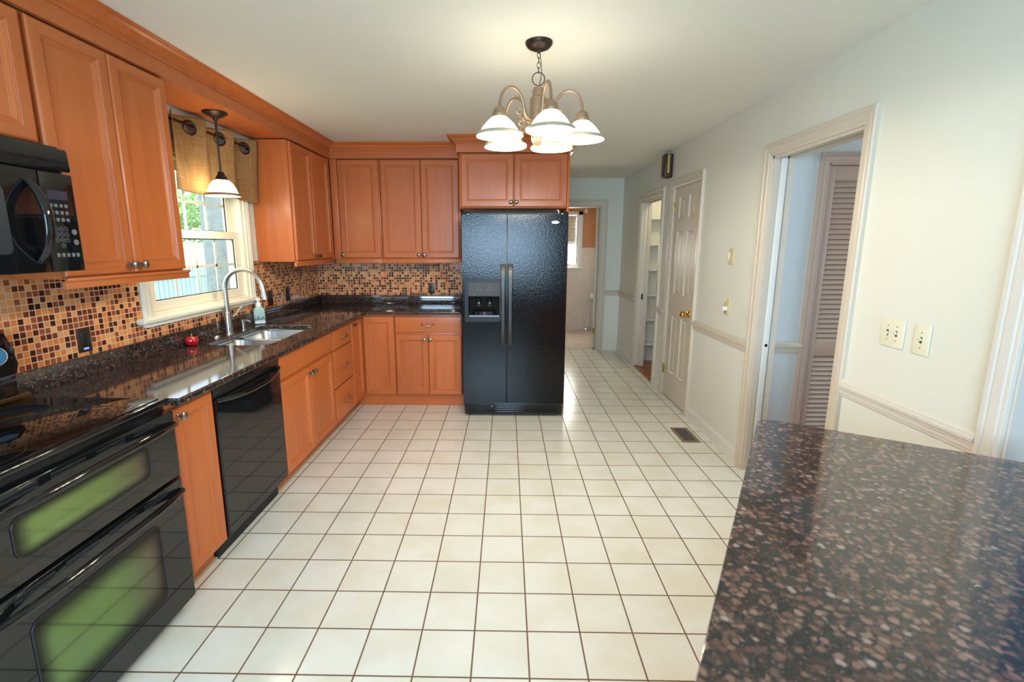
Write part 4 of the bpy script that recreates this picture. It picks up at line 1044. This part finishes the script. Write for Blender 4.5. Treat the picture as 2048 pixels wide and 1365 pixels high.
b = BM(); lathe(b, [(.034, 1.920), (.048, 1.912), (.065, 1.893), (.078, 1.868), (.084, 1.848), (.091, 1.838), (.101, 1.829), (.099, 1.826), (.088, 1.836), (.080, 1.848), (.074, 1.868), (.061, 1.890), (.045, 1.908), (.032, 1.916)], (0, 0, 0), 40, 'z', False); sh = obj('shade', b, SHADE_P, pd, 60)
b = BM(); lathe(b, [(.092, 1.840), (.098, 1.838), (.1035, 1.833), (.1035, 1.823), (.100, 1.822), (.097, 1.828)], (0, 0, 0), 40, 'z', False); obj('shade_rim', b, ANTIQUE, sh, 60)
b = BM(); lathe(b, [(0, 1.916), (.013, 1.912), (.014, 1.896), (.026, 1.878), (.030, 1.862), (.024, 1.846), (0, 1.838)], (0, 0, 0), 20, 'z', False); obj('bulb', b, BULB_M, pd, 80)
l = bpy.data.lights.new('pendant_bulb', 'POINT'); l.energy = 7; l.color = (1, .82, .55); l.shadow_soft_size = .035
lo = bpy.data.objects.new('pendant_bulb', l); COL.objects.link(lo); lo.parent = pd; lo.location = (0, 0, 1.822)

# ------------------------------------------------------------------ burlap valance and rod
VX = -.525
cu = thing('valance_curtain', 'brown burlap grommet valance on the kitchen window', 'curtain', (VX, 0, 0), 0)
VY0, VY1 = -1.140, -.218
GY = [-.962, -.655, -.350]
PER = GY[1]-GY[0]
def saw(y):
    p = ((y-GY[0])/PER+.31) % 1.0
    v = -1+2*p/.62 if p < .62 else 1-2*(p-.62)/.38
    return math.sin(v*PI/2)*.35+v*.65
def vwave(y, z):
    k = .22+.78*min(1, max(0, (z-1.90)/.33))
    return -.012 + .040*saw(y)*k + (.003*math.sin(45*y+4*z)+.003*math.sin(31*y+9*z))*(1.3-k)
nu, nv = 190, 34
grid = {}
b = BM()
def vtop(y): return 2.282+.008*saw(y)
def vbot(y): return 1.838+.005*math.sin(9*y)
for i in range(nu+1):
    y = VY0+(VY1-VY0)*i/nu
    for j in range(nv+1):
        z = vbot(y)+(vtop(y)-vbot(y))*j/nv
        grid[i, j] = b.verts.new((vwave(y, z), y, z))
for i in range(nu):
    for j in range(nv):
        c4 = (grid[i, j], grid[i+1, j], grid[i+1, j+1], grid[i, j+1])
        m4 = (c4[0].co+c4[2].co)/2
        if any((m4-Vector((vwave(g, 2.218), g, 2.218))).length < .036 for g in GY): continue
        b.faces.new(c4)
c_ = obj('fabric', b, BURLAP, cu, 80, normals=True)
sm = c_.modifiers.new('thickness', 'SOLIDIFY'); sm.thickness = .003
for g in GY:
    b = BM(); n = 32; x = vwave(g, 2.218); sl = (vwave(g+.02, 2.218)-vwave(g-.02, 2.218))/.04; L_ = math.hypot(1, sl)
    tube(b, [(x+sl/L_*.0395*math.cos(2*PI*i/n), g+.0395*math.cos(2*PI*i/n)/L_, 2.218+.0395*math.sin(2*PI*i/n)) for i in range(n)], .0062, 8, closed=True); obj('grommet', b, BRONZE, cu, 60)
b = BM(); tube(b, [(VX-.010, -1.36, 2.232), (VX-.010, -.225, 2.232)], .008, 12)
for y in (-1.30, -.24): tube(b, [(VX-.010, y, 2.232), (XL+.0, y, 2.232)], .006, 8)
o = obj('curtain_rod', b, BRONZE, None, 60); tag(o, 'dark bronze rod carrying the burlap valance', 'curtain rod')

l = bpy.data.lights.new('pantry_fill', 'POINT'); l.energy = 7; l.color = (1, .88, .66); l.shadow_soft_size = .05  # fill lamp added to brighten the pantry, no fixture modelled
lo = bpy.data.objects.new('pantry_fill', l); COL.objects.link(lo); lo.location = (3.45, 1.60, 2.38)
# ------------------------------------------------------------------ pantry shelves
for k, z in enumerate((1.857, 1.534, 1.220, .898, .576, .252)):
    nm = ('uppermost', 'second from top', 'third from top', 'fourth from top', 'second from bottom', 'lowest')[k]
    b = BM(); box(b, XR+.125, 3.94, 2.135, 2.284, z-.014, z+.006, .002); box(b, XR+.125, 3.94, 2.262, 2.284, z-.045, z-.014, .002)
    o = obj('pantry_shelf', b, TRIM_W); tag(o, 'white pantry shelf, %s in the narrow opening' % nm, 'shelf', 'pantry shelves')

# ------------------------------------------------------------------ bathroom
bw = sempty('window_2', 'small white bathroom window with blind', 'window', (0, 4.735, 0), 0)
b = BM()
for x0, x1, z0, z1 in ((BWX0-.07, BWX0, 1.13, BWZ1+.07), (BWX1, BWX1+.08, 1.13, BWZ1+.07), (BWX0-.07, BWX1+.08, BWZ1, BWZ1+.07)): box(b, x0, x1, -.018, 0, z0, z1, .004)
box(b, BWX0, BWX0+.03, .0, .10, BWZ0, BWZ1); box(b, BWX1-.03, BWX1, .0, .10, BWZ0, BWZ1); box(b, BWX0, BWX1, .04, .09, 1.55, 1.60); box(b, BWX0, BWX1, .03, .09, BWZ0, BWZ0+.04)
obj('casing', b, WHITE_PL, bw)
b = BM(); box(b, BWX0-.09, BWX1+.105, -.045, 0, 1.108, 1.140, .006); obj('sill', b, WHITE_PL, bw)
obj('pane', box(BM(), BWX0+.03, BWX1-.03, .06, .064, BWZ0+.04, BWZ1), GLASS, bw, smooth=False)
bl = thing('window_blind', 'half lowered pleated blind in the bathroom window', 'blind', (0, 4.735, 0), 0)
b = BM(); rings = []
box(b, BWX0+.032, BWX1-.032, .012, .045, 2.02, 2.055)
pts_ = []
for k in range(15): pts_.append((.018 if k % 2 else .044, 2.022-k*.03))
loft(b, [[(x, y, z) for y, z in pts_]+[(x, y+.003, z) for y, z in reversed(pts_)] for x in (BWX0+.034, BWX1-.034)])
obj('pleats', b, BLIND_M, bl, 10); obj('bottom_bar', box(BM(), BWX0+.032, BWX1-.032, .014, .040, 1.590, 1.606, .003), WHITE_PL, bl)
t = thing('bath_curtain_rod', 'curtain rod with white leaf finial above bathroom window', 'curtain rod', (0, 4.68, 2.125), 0)
b = BM(); tube(b, [(2.0, 0, 0), (2.76, 0, 0)], .009, 10); tube(b, [(2.70, 0, 0), (2.70, .055, 0)], .006, 8); obj('rod', b, pbr('rod_rust', (.45, .18, .09), .5), t)
b = BM()
for k in range(5):
    a = -1.0+k*.5
    tube(b, [(2.76, 0, 0), (2.76+.03*math.cos(a), 0, .03*math.sin(a)), (2.76+.055*math.cos(a), -.01, .055*math.sin(a))], [.006, .011, .002], 8)
obj('finial', b, WHITE_PL, t, 60)
t = thing('toilet_paper_stand', 'chrome toilet paper stand by the bathroom door', 'paper stand', (2.862, 4.60, .001), 0)
obj('base', box(BM(), -.055, .055, -.05, .05, 0, .045, .006), CHROME, t)
b = BM(); tube(b, [(0, 0, .04), (0, 0, .66)], .008, 12); tube(b, [(0, 0, .62), (.13, 0, .62)], .006, 10); obj('pole', b, CHROME, t)
b = BM(); lathe(b, [(.02, .012), (.056, .012), (.056, .112), (.02, .112)], (0, 0, .62), 28, 'x', False); tp = obj('toilet_roll', b, PAPER, None, 40); tp.location = (2.862, 4.60, .001)
tag(tp, 'white toilet paper roll on the chrome stand', 'toilet paper')

# ------------------------------------------------------------------ outside the kitchen window
o = obj('ground', box(BM(), -22, -.75, -14, 22, -.9, -.6), LAWN_M, smooth=False); struct(o, 'lawn outside beyond the kitchen window', 'ground')
o = obj('ground_patio', box(BM(), -6, 9, -20, YN-.45, -.3, -.1), LAWN_M, smooth=False); struct(o, 'lawn outside behind the camera', 'ground')
fc = thing('garden_fence', 'white board fence across the yard outside', 'fence', (-6.5, 0, -.6), 0)
b = BM()
for k in range(110):
    y = -4+k*.152; box(b, -.012, .012, y, y+.138, 0, 1.56)
obj('boards', b, FENCE_M, fc, smooth=False)
b = BM()
for z in (.3, .85, 1.4): box(b, .013, .05, -4, 12.7, z-.04, z+.04)
obj('rails', b, FENCE_M, fc, smooth=False)
def leafcloud(b, c, r, n, s):
    for _ in range(n):
        while True:
            v = Vector((random.uniform(-1, 1), random.uniform(-1, 1), random.uniform(-1, 1)))
            if v.length < 1: break
        v = Vector(c)+Vector((v.x*r[0], v.y*r[1], v.z*r[2]))
        a = Vector((random.gauss(0, 1), random.gauss(0, 1), random.gauss(0, 1))).normalized(); d = a.orthogonal().normalized(); e = a.cross(d)
        L = s*random.uniform(.7, 1.3)
        b.faces.new([b.verts.new(v+p) for p in (d*L, e*L*.45, -d*L, -e*L*.45)])
def tree(label, loc, tr, h, crowns, n, s):
    t = thing('garden_tree', label, 'tree', loc, 0)
    b = BM(); tube(b, [(0, 0, 0), (.02, 0, h*.3), (-.02, .03, h*.6), (0, 0, h)], [tr*1.25, tr, tr*.9, tr*.7], 18); obj('trunk', b, TRUNK_M, t, 60)
    b = BM()
    for c, r in crowns: leafcloud(b, c, r, n, s)
    obj('foliage', b, LEAF_M, t, smooth=False, normals=False)
TREES = True
tree('thick grey tree trunk close outside the window', (-3.0, 3.25, -.6), .20, 5.5, [((0, 0, 5.2), (1.6, 1.6, .8))], 900, .10)
tree('leafy green tree beyond the fence, left window panes', (-8.6, 5.9, -.6), .12, 3.0, [((0, 0, 3.0), (1.7, 2.2, 1.1)), ((.3, -2.2, 2.9), (1.3, 1.6, .9)), ((0, 1.8, 4.2), (1.2, 1.6, .9))], 2600, .085)
tree('second leafy tree further behind the fence', (-11.5, 13.2, -.6), .14, 3.4, [((0, 0, 3.6), (1.8, 2.4, 1.2)), ((0, 2.5, 3.2), (1.6, 1.8, 1.0))], 2200, .10)
t = thing('neighbour_house', 'blue grey sided house wall at the window edge', 'house', (-1.6, 4.2, -.6), 0)
b = BM()
for k in range(28): loft(b, [[(x, 0, k*.13), (x, -.018, k*.13), (x, -.004, k*.13+.13), (x, 0, k*.13+.13)] for x in (-1.2, .7)])
obj('siding', b, SIDING_M, t, smooth=False)
